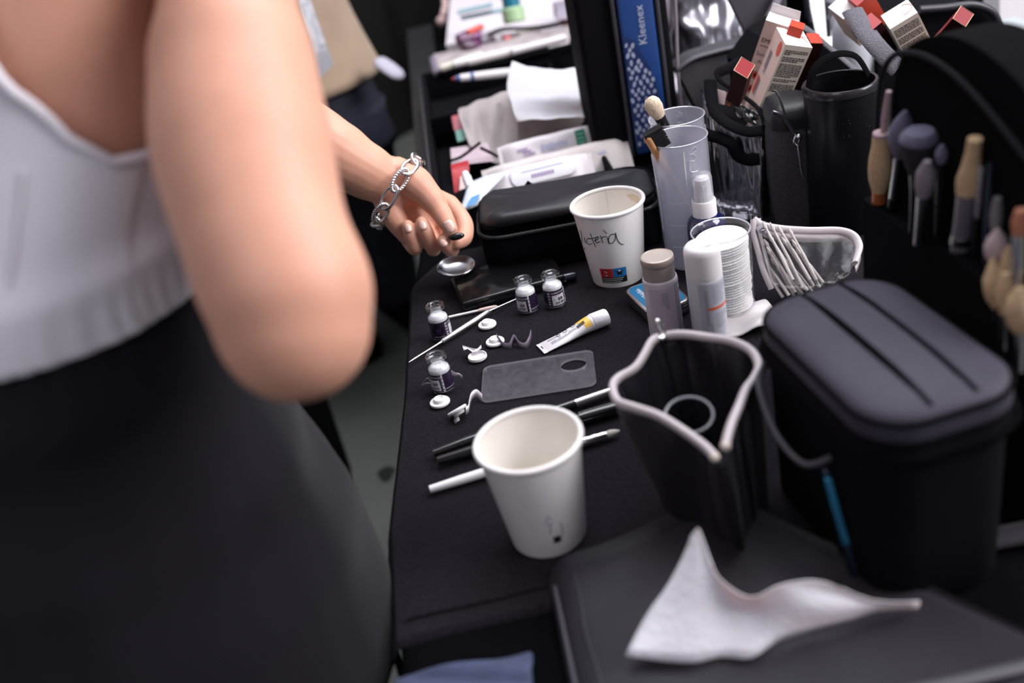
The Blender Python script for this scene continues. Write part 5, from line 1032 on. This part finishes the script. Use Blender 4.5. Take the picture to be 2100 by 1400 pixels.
for k,(p,q) in enumerate(wl_):
    A,B_=Y(p[0],p[1],.862-.001*k),Y(q[0]+6,q[1]+14,.822+.0008*k)
    o=thing('applicator_wand','thin white applicator wand inside the clear zip pouch','wand',B_,group='white wands in the clear pouch')
    mb=MB(); mb.tube([A,A.lerp(B_,.5)+V((0,0,.0015)),B_],[.0012,.0015,.0017],8); part('stick',mb,WAND,o,world=True)
    mb=MB(); mb.tube([A.lerp(B_,-.16),A.lerp(B_,-.05),A],[.0006,.0020,.0013],8); part('wand_tip',mb,WAND,o,world=True)
# ================================================================== people
SKIN=mat('skin',(.62,.325,.23),.5,sss=.35,sssr=(1,.35,.18),sscale=.012,var=.05,vscale=40,bump=.06,bscale=500,spec=.4)
def limb(mb,pts,n=5,seg=20,flat=1,up=None):
    """tapering limb through (point, radius) joints, rounded at both ends"""
    c=cr([V((*p,r)[:3]) if False else V(p) for p,r in pts],n); rs=[]
    R_=[r for _,r in pts]; 
    for i in range(len(pts)-1):
        for k in range(n): t=k/n; t=t*t*(3-2*t); rs.append(R_[i]*(1-t)+R_[i+1]*t)
    rs.append(R_[-1])
    a=(c[0]-c[1]).normalized(); b=(c[-1]-c[-2]).normalized(); q=(.35,.65,.88,.98); h=[math.sqrt(1-x*x) for x in q]
    c=[c[0]+a*rs[0]*x for x in q[::-1]]+c+[c[-1]+b*rs[-1]*x for x in q]; rs=[rs[0]*x for x in h[::-1]]+rs+[rs[-1]*x for x in h]
    mb.tube(c,rs,seg,flat=flat,up=up); return mb
def fuse(name,mb,m,parent,vox,smooth=8,label=None):
    """one continuous skin grown over all the limbs"""
    me=bpy.data.meshes.new(name); me.from_pydata([tuple(p) for p in mb.v],[],mb.f)
    o=bpy.data.objects.new(name,me); C.objects.link(o)
    md=o.modifiers.new('r','REMESH'); md.mode='VOXEL'; md.voxel_size=vox; md.use_smooth_shade=True
    md=o.modifiers.new('s','SMOOTH'); md.factor=.5; md.iterations=smooth
    me2=bpy.data.meshes.new_from_object(o.evaluated_get(bpy.context.evaluated_depsgraph_get())); bpy.data.objects.remove(o)
    Wi=root_m(parent).inverted(); me2.transform(Wi); me2.materials.clear(); me2.materials.append(m)
    me2.polygons.foreach_set('use_smooth',[True]*len(me2.polygons)); me2.name=name
    o=bpy.data.objects.new(name,me2); C.objects.link(o); o.parent=parent
    if label: o['label']=label
    return o
# ------------------------------------------------------------------ person in the white tank top
rl=V((.722,-.692,0)); fl=V((.692,.722,0))
def bod(z,tab):
    for q0,q1 in zip(tab,tab[1:]):
        if z<=q1[0] or q1 is tab[-1]:
            t=max(0,min(1,(z-q0[0])/(q1[0]-q0[0]))); t=t*t*(3-2*t); return [a+(b-a)*t for a,b in zip(q0[1:],q1[1:])]
TORSO=[(.02,-.330,.590,.160,.115),(.12,-.325,.595,.165,.122),(.27,-.305,.622,.130,.098),(.40,-.270,.672,.142,.104),(.48,-.250,.697,.155,.104),(.545,-.238,.717,.150,.078),(.60,-.228,.732,.085,.060),(.64,-.222,.742,.056,.054)]
def tp_(z,th,off=0,tab=TORSO):
    x,y,a,b=bod(z,tab); return V((x,y,z))+rl*((a+off)*cos(th))+fl*((b+off)*sin(th))
pA=thing('person','person in white tank top and black trousers holding a tiny black object','person',(-.32,.6,FLOOR))
mb=MB(); zs=[.02+.0155*k for k in range(41)]
mb.loft([[tp_(z,2*pi*k/48) for k in range(48)] for z in zs],capA=True,capB=True)
# neck, head, ears, nose
hc=V((-.190,.785,.775)); nk=V((-.224,.740,.60))
limb(mb,[(nk,.056),(nk.lerp(hc,.45),.052),(hc+V((-.01,-.01,-.05)),.055)])
mb.ball(hc,.1,scale=(.80,.95,1.12),seg=24); fd=V((.692,.722,-.12)).normalized(); mb.ball(hc+fd*.035+V((0,0,-.055)),.06,scale=(.95,.95,1),seg=20)
limb(mb,[(hc+fd*.092+V((0,0,.012)),.008),(hc+fd*.108+V((0,0,-.012)),.010)],3); 
for s in(-1,1): mb.ball(hc+rl*(s*.079)+V((0,0,-.008)),.022,scale=(.5,.8,1.3),seg=12); mb.ball(hc+fd*.083+rl*(s*.03)+V((0,0,.02)),.014)
mb.ball(hc+fd*.09+V((0,0,-.047)),.016,scale=(1.2,1,.6))
# right arm: upper arm hanging back, forearm folded up in front of it
sh=V((-.128,.612,.545))
limb(mb,[(V((-.20,.675,.555)),.060),(sh,.060),(D(448,-190,.552),.0480),(D(466,0,.528),.0358),(D(478,140,.513),.0428),(D(497,300,.498),.0450),(D(545,490,.482),.0410),(D(590,600,.476),.0412),(D(604,668,.475),.0375)],8,28)
mb.ball(D(582,700,.475),.0260); mb.ball(D(638,692,.475),.0258); mb.ball(D(548,668,.476),.0270); mb.ball(D(604,712,.475),.0250)
limb(mb,[(D(626,690,.484),.0290),(D(612,620,.505),.0340),(D(585,540,.525),.0365),(D(560,400,.550),.0370),(D(525,200,.585),.030),(D(505,60,.61),.024)],6,20)
hb=D(505,60,.61); hd=(V((-.10,.74,.66))-hb).normalized(); hn=hd.orthogonal()
limb(mb,[(hb,.022),(hb+hd*.05,.026),(hb+hd*.085,.024)],4,16,flat=1.3)
for i in range(4): s=V((0,0,0))+rl*(.019*(i-1.5)); limb(mb,[(hb+hd*.085+s*.9,.0095),(hb+hd*.12+s,.0085),(hb+hd*(.145+.006*(1.5-abs(i-1.5)))+s+fl*.018,.0075)],3,10)
limb(mb,[(hb+hd*.03-rl*.02,.012),(hb+hd*.07-rl*.035+fl*.012,.0095),(hb+hd*.095-rl*.03+fl*.025,.008)],3,10)
# left arm
ls=V((-.350,.822,.545)); le=V((-.288,1.055,.300))
limb(mb,[(V((-.29,.77,.555)),.058),(ls,.060),(ls.lerp(le,.35),.047),(ls.lerp(le,.75),.041),(le,.038)],6,20)
limb(mb,[(le,.036),(D(600,265,1.085),.040),(D(690,318,1.092),.0375),(D(745,348,1.098),.0315),(D(795,376,1.108),.0265),(D(812,392,1.114),.0265)],6,22)
# left hand, palm up, five bent fingers
H=lambda *q: limb(mb,[(D(x,y,d),r) for x,y,d,r in q],4,14)
H((800,352,1.110,.018),(862,392,1.125,.0125),(922,418,1.138,.0105))
H((800,378,1.114,.020),(860,425,1.128,.0135),(903,452,1.136,.0110))
H((800,398,1.114,.019),(845,448,1.126,.0130),(876,480,1.132,.0105))
H((798,412,1.112,.018),(826,462,1.120,.0125),(846,496,1.122,.0100))
H((820,410,1.120,.014),(850,448,1.124,.0135),(872,472,1.128,.011))
H((800,425,1.106,.013),(813,452,1.106,.0135),(832,482,1.112,.0100))            # heel of the hand
H((815,352,1.104,.017),(850,375,1.096,.0195),(882,405,1.092,.0150),(903,434,1.088,.0114),(914,452,1.085,.0102),(924,471,1.083,.0084))   # thumb
H((922,418,1.138,.0108),(951,455,1.124,.0100),(953,486,1.104,.0092),(937,497,1.0955,.0080))       # index
H((908,455,1.140,.0100),(927,508,1.122,.0088),(918,506,1.100,.0083),(909,493,1.088,.0074))        # middle
H((880,482,1.136,.0100),(889,511,1.114,.0086),(875,479,1.092,.0083),(866,456,1.088,.0073))        # ring
H((840,494,1.124,.0095),(851,509,1.108,.0086),(842,482,1.094,.0080),(836,463,1.091,.0070))        # little
bo=fuse('body',mb,SKIN,pA,.0017,5)
vg=bo.vertex_groups.new(name='arm_and_back'); L0_=root_m(pA).translation
for lim,wt in ((.66,.35),(.60,.65),(.54,1.0)): vg.add([v.index for v in bo.data.vertices if v.co.y+L0_.y<lim and v.co.x+L0_.x>-.22],wt,'REPLACE')
md=bo.modifiers.new('soften','SMOOTH'); md.factor=.5; md.iterations=70; md.vertex_group='arm_and_back'
NAIL=mat('fingernail',(.70,.45,.38),.25,coat=.4)
def nail(px,py,d,dx,dy,w,l):
    c=D(px,py,d); u=(D(px+dx*10,py+dy*10,d+.0006)-c).normalized(); n_=(CO-c).normalized(); s=u.cross(n_).normalized(); n_=s.cross(u)
    rows=[]
    for j in range(7):
        v=j/6*2-1; ww=w*(1-.35*abs(v)**3)
        rows.append([c+u*(l*v)+s*(ww*k/3)-n_*(.0022*(k/3)**2+.0006*v*v) for k in range(-3,4)])
    m2=MB(); m2.grid(rows); part('fingernail',m2,NAIL,pA,world=True,solid=.0005,ang=0)
nail(922,464,1.0740,.5,1,.0056,.0068); nail(837,467,1.0832,-.3,-1,.0040,.0048); nail(867,461,1.0802,-.3,-1,.0044,.0052); nail(909,497,1.0800,-.4,-.6,.0042,.0044)
# tank top: shell with deep armholes
TANK=mat('tank_cotton','#e6e4ec',.9,bump=.35,bscale=1100,var=.04,vscale=14,sheen=.2)
def ztop(th):
    d=abs(math.degrees(math.atan2(sin(th),cos(th))))      # 0 right side, 180 left side
    q=min(d,180-d)
    pts=[(0,.350),(12,.354),(24,.372),(34,.402),(43,.440),(51,.490),(57,.545),(62,.590),(72,.585),(80,.56),(90,.54)]
    for (a,za),(b,zb) in zip(pts,pts[1:]):
        if q<=b: return za+(zb-za)*(q-a)/(b-a)
NT=192; rows=[]
for j in range(27):
    r=[]
    for k in range(NT):
        th=2*pi*k/NT; q=j/26; z=.262+(ztop(th)-.262)*q
        wob=.0011*sin(th*52+2*sin(th*9))*max(0,1-abs(z-.272)/.024)+.003*max(0,1-abs(z-.296)/.012)+.003*noise.noise(V((th*2.2,z*14,0)))
        r.append(tp_(z,th,.0095+.0055*min(1,max(0,(.315-z)/.03))+wob+.006*math.exp(-((z-.40)/.07)**2)))
    rows.append(r)
mb=MB(); mb.loft(rows); part('tank_top',mb,TANK,pA,world=True,solid=.0035,off=-1,ang=0)
mb=MB(); mb.tube([p+V((0,0,-.001)) for p in rows[-1]],.0034,8,closed=True,flat=1.1); part('binding',mb,TANK,pA,world=True,ang=0)
for th in (R(-34),R(180+34)):
    mb=MB(); mb.tube([tp_(z,th,.0098+.006*math.exp(-((z-.40)/.07)**2)) for z in [.292+.01*k for k in range(8)]],.0016,6); part('side_seam',mb,TANK,pA,world=True)
# trousers
TROU=mat('black_trousers',(.0042,.0038,.0070),.9,bump=.25,bscale=900,var=.15,vscale=9,sheen=.12,spec=.2)
TR=[(-.04,-.318,.588,.198,.164),(.06,-.318,.592,.194,.160),(.14,-.319,.596,.181,.145),(.22,-.311,.610,.152,.118),(.272,-.305,.622,.134,.102)]
rows=[]
for k in range(40):
    z=-.04+.315*k/39; r=[]
    for i in range(96):
        th=2*pi*i/96; r.append(tp_(z,th,.006+.003*sin(th*40)*max(0,1-abs(z-.26)/.035)+(.006*noise.noise(V((th*1.6,z*7,4)))+.004*noise.noise(V((th*6,z*4,8))))*min(1,max(0,(.24-z)/.08)),TR))
    rows.append(r)
mb=MB(); mb.loft(rows,capA=True); 
part('trousers',mb,TROU,pA,world=True,ang=0)
for s,st in((1,V((0,0,0))),(-1,V((.115,.20,0)))):
    mb=MB(); c0=V((-.322,.585,.05))+rl*(s*.085); rings=[]
    for k in range(16):
        q=k/15; c=c0.lerp(V((c0.x,c0.y,FLOOR+.05))+st,q); rr_=.098-.004*q
        rings.append([c+rl*(rr_*(1+.05*noise.noise(V((i*.4,q*3,s))))*cos(2*pi*i/32))+fl*(rr_*1.15*sin(2*pi*i/32)) for i in range(32)])
    mb.loft(rings,capA=True,capB=True); part('trouser_leg',mb,TROU,pA,world=True,ang=0)
    mb=MB(); f=c0+st; mb.rbox((0,0,0),(.09,.26,.06),.02,3,M=Matrix.Translation((f.x+fl.x*.05,f.y+fl.y*.05,FLOOR+.03))@Matrix.Rotation(R(-44),4,'Z')); part('shoe',mb,BLKP,pA,world=True)
# hair
mb=MB(); mb.ball(hc+V((-.012,-.014,.018)),.108,scale=(.82,.92,1.08),seg=24); limb(mb,[(hc+V((-.06,-.07,.03)),.045),(hc+V((-.085,-.09,-.05)),.035),(hc+V((-.09,-.09,-.12)),.012)]); fuse('hair',mb,mat('hair_brown',(.03,.016,.009),.45,bump=.6,bscale=160),pA,.006,4)
for s in(-1,1): mb=MB(); mb.ball(hc+fd*.0885+rl*(s*.03)+V((0,0,.02)),.0095); part('eye',mb,mat('eye_white','#d8d4d0',.15),pA,world=True)
# held object and bracelet
c=D(936,485,1.080); mb=MB(); ax=(D(950,482,1.0795)-c).normalized(); Mx=frame(ax,(CO-c).normalized(),c); mb.ball((0,0,0),1,M=Mx@Matrix.Diagonal((.0042,.0040,.0090,1)),seg=24)
solo('black_pan',mb,BLKG,'tiny glossy black oval pinched between thumb and index finger','pan')
br_t=thing('chain_bracelet','silver chain bracelet of twisted and plain links on the wrist','bracelet',D(795,385,1.10))
wc=D(806,388,1.110); wax=(D(815,400,1.116)-D(745,348,1.098)).normalized(); vu=(D(834,312,1.11)-D(786,462,1.105)); vu=(vu-wax*vu.dot(wax)).normalized(); vn=vu.cross(wax)
if vn.dot(CO-wc)<0: vn=-vn
def wp(a): return wc+vu*(.0415*sin(a))+vn*(.0375*cos(a))-wax*(.013*cos(a)-.006)
NL=12
for k in range(NL):
    a=2*pi*(k+.15)/NL; p=wp(a); t_=(wp(a+.05)-wp(a-.05)).normalized(); o_=(p-wc); o_=(o_-t_*o_.dot(t_)).normalized(); s=t_.cross(o_)
    tw=R(24 if k%2 else -24); s2=s*cos(tw)+o_*sin(tw)
    mb=MB(); path=[p+o_*.0005+t_*(.0145*cos(w_))+s2*(.0072*sin(w_)) for w_ in [2*pi*i/64 for i in range(64)]]
    if k%2==0:
        for ph in (0,pi):
            q=[]
            for i,pp in enumerate(path):
                tt=(path[(i+1)%64]-path[i-1]).normalized(); n1=tt.cross(s2.cross(t_)).normalized(); n2=tt.cross(n1); w_=2*pi*i/64*14+ph; q.append(pp+n1*(.0010*cos(w_))+n2*(.0010*sin(w_)))
            q2=resample(q,260); mb.tube(q2,.00150,7,closed=True)
        part('twisted_link',mb,SILV,br_t,world=True,ang=0)
    else: mb.tube(path,.0022,8,closed=True,flat=.8); part('plain_link',mb,SILV,br_t,world=True,ang=0)
# ------------------------------------------------------------------ person behind in a beige top and dark jeans
hB=D(556,150,2.02); hB.z=.03
pB=thing('person','person in a beige top and dark jeans standing behind the bare arm','person',(hB.x,hB.y,FLOOR))
fB=V((.45,-.89,0)); rB=V((.89,.45,0))
def tB(z,th,tab): 
    for q0,q1 in zip(tab,tab[1:]):
        if z<=q1[0] or q1 is tab[-1]:
            t=max(0,min(1,(z-q0[0])/(q1[0]-q0[0]))); dx,a,b=[m+(n-m)*t for m,n in zip(q0[1:],q1[1:])]; break
    return V((hB.x+dx,hB.y,z))+rB*(a*cos(th))+fB*(b*sin(th))
TBt=[(.0,0,.178,.13),(.25,-.01,.150,.115),(.45,-.02,.18,.125),(.57,-.02,.17,.09),(.63,-.02,.06,.06),(.70,-.02,.05,.05)]
mb=MB(); mb.loft([[tB(.0+.0175*k,2*pi*i/32,TBt) for i in range(32)] for k in range(41)],capA=True,capB=True)
hh=hB+V((-.02,0,.82)); mb.ball(hh,.1,scale=(.8,.95,1.12),seg=20); limb(mb,[(hh+fB*.09,.008),(hh+fB*.105+V((0,0,-.02)),.01)],3)
for s in(-1,1):
    S_=hB+V((-.02,0,.55))+rB*(s*.18); E_=S_+V((0,0,-.28))-fB*.03; W_=E_+fB*.2+V((0,0,.06))
    limb(mb,[(S_-rB*s*.05,.055),(S_,.055),(E_,.04)],5,16); limb(mb,[(E_,.038),(E_.lerp(W_,.5),.034),(W_,.026),(W_+fB*.07,.028)],5,16)
    for i in range(4): limb(mb,[(W_+fB*.07+rB*(.017*(i-1.5)),.010),(W_+fB*.12+rB*(.018*(i-1.5))-V((0,0,.01)),.008)],3,8)
    limb(mb,[(W_+fB*.03-rB*s*.025,.011),(W_+fB*.07-rB*s*.045,.009)],3,8)
fuse('body',mb,SKIN,pB,.006,4)
BEI=mat('beige_knit','#a08a76',.95,bump=.4,bscale=500,var=.07,vscale=16,sheen=.2)
TBo=[(.015,.012,.215,.165),(.12,.0,.200,.155),(.28,-.02,.178,.14),(.45,-.03,.195,.14),(.575,-.02,.185,.105),(.625,-.02,.075,.075)]
rows=[[tB(.015+.0155*k,2*pi*i/64,TBo)+V((0,0,0))+rB*(.006*noise.noise(V((i*.25,k*.12,1)))) for i in range(64)] for k in range(40)]
mb=MB(); mb.loft(rows); part('knit_top',mb,BEI,pB,world=True,solid=.006,ang=0)
for s in(-1,1):
    S_=hB+V((-.02,0,.54))+rB*(s*.17); E_=S_+V((0,0,-.28))-fB*.03+rB*s*.01; mb=MB(); limb(mb,[(S_-rB*s*.04,.07),(S_,.068),(S_.lerp(E_,.6),.056),(E_,.05)],5,20); part('sleeve',mb,BEI,pB,world=True,ang=0)
JEAN=mat('dark_denim',(.017,.019,.036),.85,bump=.3,bscale=1200,var=.35,vscale=9)
mb=MB(); rows=[[tB(-.14+.02*k,2*pi*i/48,[(-.14,.02,.205,.150),(.0,.01,.190,.140),(.10,0,.165,.125)]) for i in range(48)] for k in range(13)]; mb.loft(rows,capA=True,capB=True); part('jeans',mb,JEAN,pB,world=True,ang=0)
for s in(-1,1):
    mb=MB(); c0=hB+rB*(s*.090)+V((.015,0,-.08)); rings=[]
    for k in range(20):
        q=k/19; c=c0.lerp(V((c0.x-.02,c0.y+.36,FLOOR+.05)),q); r_=.112-.044*q
        rings.append([c+rB*(r_*cos(2*pi*i/28)*(1+.06*noise.noise(V((i*.5,k*.5,s)))))+fB*(r_*1.1*sin(2*pi*i/28)) for i in range(28)])
    mb.loft(rings,capA=True,capB=True); part('jeans_leg',mb,JEAN,pB,world=True,ang=0)
    mb=MB(); mb.rbox((0,0,0),(.09,.27,.07),.025,3,M=Matrix.Translation((c0.x-.02+fB.x*.05,c0.y+.36+fB.y*.05,FLOOR+.035))@Matrix.Rotation(math.atan2(-fB.x,fB.y)+pi,4,'Z')); part('shoe',mb,BLKM,pB,world=True)
mb=MB(); mb.ball(hh+V((0,.02,.02)),.108,scale=(.82,.92,1.05),seg=20); part('hair',mb,mat('hair_dark',(.015,.010,.008),.5),pB,world=True)
A,B_=D(772,122,1.93),D(826,160,1.93); mb=MB(); mb.tube([A.lerp(B_,q) for q in(0,.06,.2,.5,.8,.94,1)],[.010,.017,.021,.022,.020,.014,.006],16,flat=.45); 
mb2=mb; solo('paper_slip',mb2,mat('slip_pale','#a9a5b3',.7),'pale rounded slip sticking out at the hip of the dark jeans','slip')
mb=qs((596,-60),(616,-60),(684,132),(655,162),1.80,1.74,(0,.006,0),4,8,lambda u,v:V((0,-.006*sin(pi*v),0))); part('plastic_sheet',mb,thin('sheet_plastic',(.8,.8,.83),.12,.6,2,.12,frost=.75,fcol=(.72,.73,.78),bump=.3,bscale=60),pB,world=True,label='translucent white plastic sheet corner')
st=P(757,1067,FLOOR); t=thing('stool','black upholstered stool half hidden behind the black trousers','stool',(st.x-.24,st.y+.12,FLOOR))
mb=MB(); mb.rbox((st.x-.21,st.y+.06,FLOOR+.21),(.36,.24,.40),.03,3,vert=.05); part('stool_body',mb,BLKM,t,world=True)
mb=MB(); mb.rbox((st.x-.21,st.y+.06,FLOOR+.42),(.37,.25,.04),.018,3,vert=.06); part('cushion',mb,BLKM,t,world=True)
# grey tote seen through the gap between arm and waist
t=thing('tote_bag','pale grey bag glimpsed between the white tank top and the bare arm','bag',P(420,760,FLOOR))
mb=MB(); mb.rbox((0,0,0),(.62,.26,.52),.05,3,M=Matrix.Translation(P(420,760,FLOOR)+V((-.14,0,.27)))@Matrix.Rotation(R(-15),4,'Z')); mb.jitter(.03,9); part('bag_body',mb,mat('tote_grey',(.42,.40,.38),.6,bump=.5,bscale=30,var=.3,vscale=9),t,world=True)
b=P(420,760,FLOOR)+V((-.14,-.02,.5)); mb=MB(); mb.tube(cr([b+V((-.13,0,0)),b+V((-.09,0,.13)),b+V((.09,0,.13)),b+V((.13,0,0))],6),.010,8); part('handle',mb,mat('tote_grey2',(.3,.29,.28),.6),t,world=True)

# ------------------------------------------------------------------ details that belong to one part of a thing
SUBS={'binding':('tank_top',),'side_seam':('tank_top',),'zip_slider':('zipper',),'zipper_stop':('zipper',),'zipper_tape':('zipper',),'zip_puller':('zipper',),'lid_seam':('lid',),'carry_strap':('lid',),'handwriting':('cup_wall',),'printed_symbol':('cup_wall',),'printed_mark':('film','cup_wall'),'paper_seam':('cup_lining',),'coffee_stain':('cup_lining',),
 'small_print':('carton',),'side_print':('carton',),'lid_line':('carton',),'printed_label':('carton','can_body','bottle_body','tube_body'),'open_flap':('carton',),'gold_edge':('carton',),'lettering':('lid_print','wrapper','lid'),'navy_print':('wrapper',),'pebble_print':('wrapper',),'window_piping':('window_header',),'bristle_tips':('bristles',),'ferrule_ring':('ferrule','handle'),'pocket_trim':('mesh_pocket',),'painted_glint':('phone_body',),'blue_print':('film',),'painted_sparkles':('holder_wall',),'lid_piping':('case_body',),'volume_marks':('beaker_wall',)}
for o in list(C.objects):
    if o.parent is None or o.parent.parent is not None: continue
    k=o.name.split('.')[0]
    for pn in SUBS.get(k,()):
        q=[c for c in o.parent.children if c.name.split('.')[0]==pn]
        if q: o.parent=q[0]; break
# ================================================================== light, camera
w=bpy.data.worlds.new('w'); bpy.context.scene.world=w; w.use_nodes=True; n=w.node_tree.nodes; L=w.node_tree.links
bg=n['Background']; tc=n.new('ShaderNodeTexCoord'); sx=n.new('ShaderNodeSeparateXYZ'); L.new(tc.outputs['Generated'],sx.inputs[0])
rp=n.new('ShaderNodeValToRGB'); e=rp.color_ramp.elements; e[0].position=.42; e[0].color=(.10,.095,.12,1); e[1].position=.85; e[1].color=(.62,.59,.69,1); L.new(sx.outputs['Z'],rp.inputs['Fac'])
mr=n.new('ShaderNodeMapRange'); mr.inputs['From Min'].default_value=-1; L.new(sx.outputs['Z'],mr.inputs['Value']); L.new(mr.outputs[0],rp.inputs['Fac']); L.new(rp.outputs['Color'],bg.inputs['Color']); bg.inputs['Strength'].default_value=.5
def area(name,loc,to,size,power,col,sy=None):
    l=bpy.data.lights.new(name,'AREA'); l.energy=power; l.color=col; l.size=size
    if sy: l.shape='RECTANGLE'; l.size_y=sy
    o=bpy.data.objects.new(name,l); C.objects.link(o); o.location=loc; o.rotation_euler=(V(to)-V(loc)).to_track_quat('-Z','Y').to_euler(); return o
area('daylight_opening',(2.2,.2,1.5),(.0,.8,0),1.6,76,(1,.96,.97))
area('overhead_softbox',(.5,1.7,2.1),(.2,.9,0),1.6,52,(.93,.95,1))  # unseen softbox added overhead for soft light from above
area('fill_light',(-1.2,-1.2,1.9),(-.1,.8,.1),1.2,8,(.95,.95,1))  # unseen weak fill lamp added behind the camera
cam=bpy.data.cameras.new('camera'); co=bpy.data.objects.new('camera',cam); C.objects.link(co); cam.lens=35; cam.sensor_width=36; cam.sensor_fit='HORIZONTAL'; cam.clip_start=.02
co.matrix_world=Matrix(((CR.x,CU.x,-_f.x,0),(CR.y,CU.y,-_f.y,0),(CR.z,CU.z,-_f.z,CAMZ),(0,0,0,1)))
cam.dof.use_dof=True; cam.dof.focus_distance=.985; cam.dof.aperture_fstop=3.0
sc=bpy.context.scene; sc.camera=co
sc.view_settings.view_transform='Standard'; sc.view_settings.look='None'; sc.view_settings.gamma=1; sc.view_settings.exposure=.42
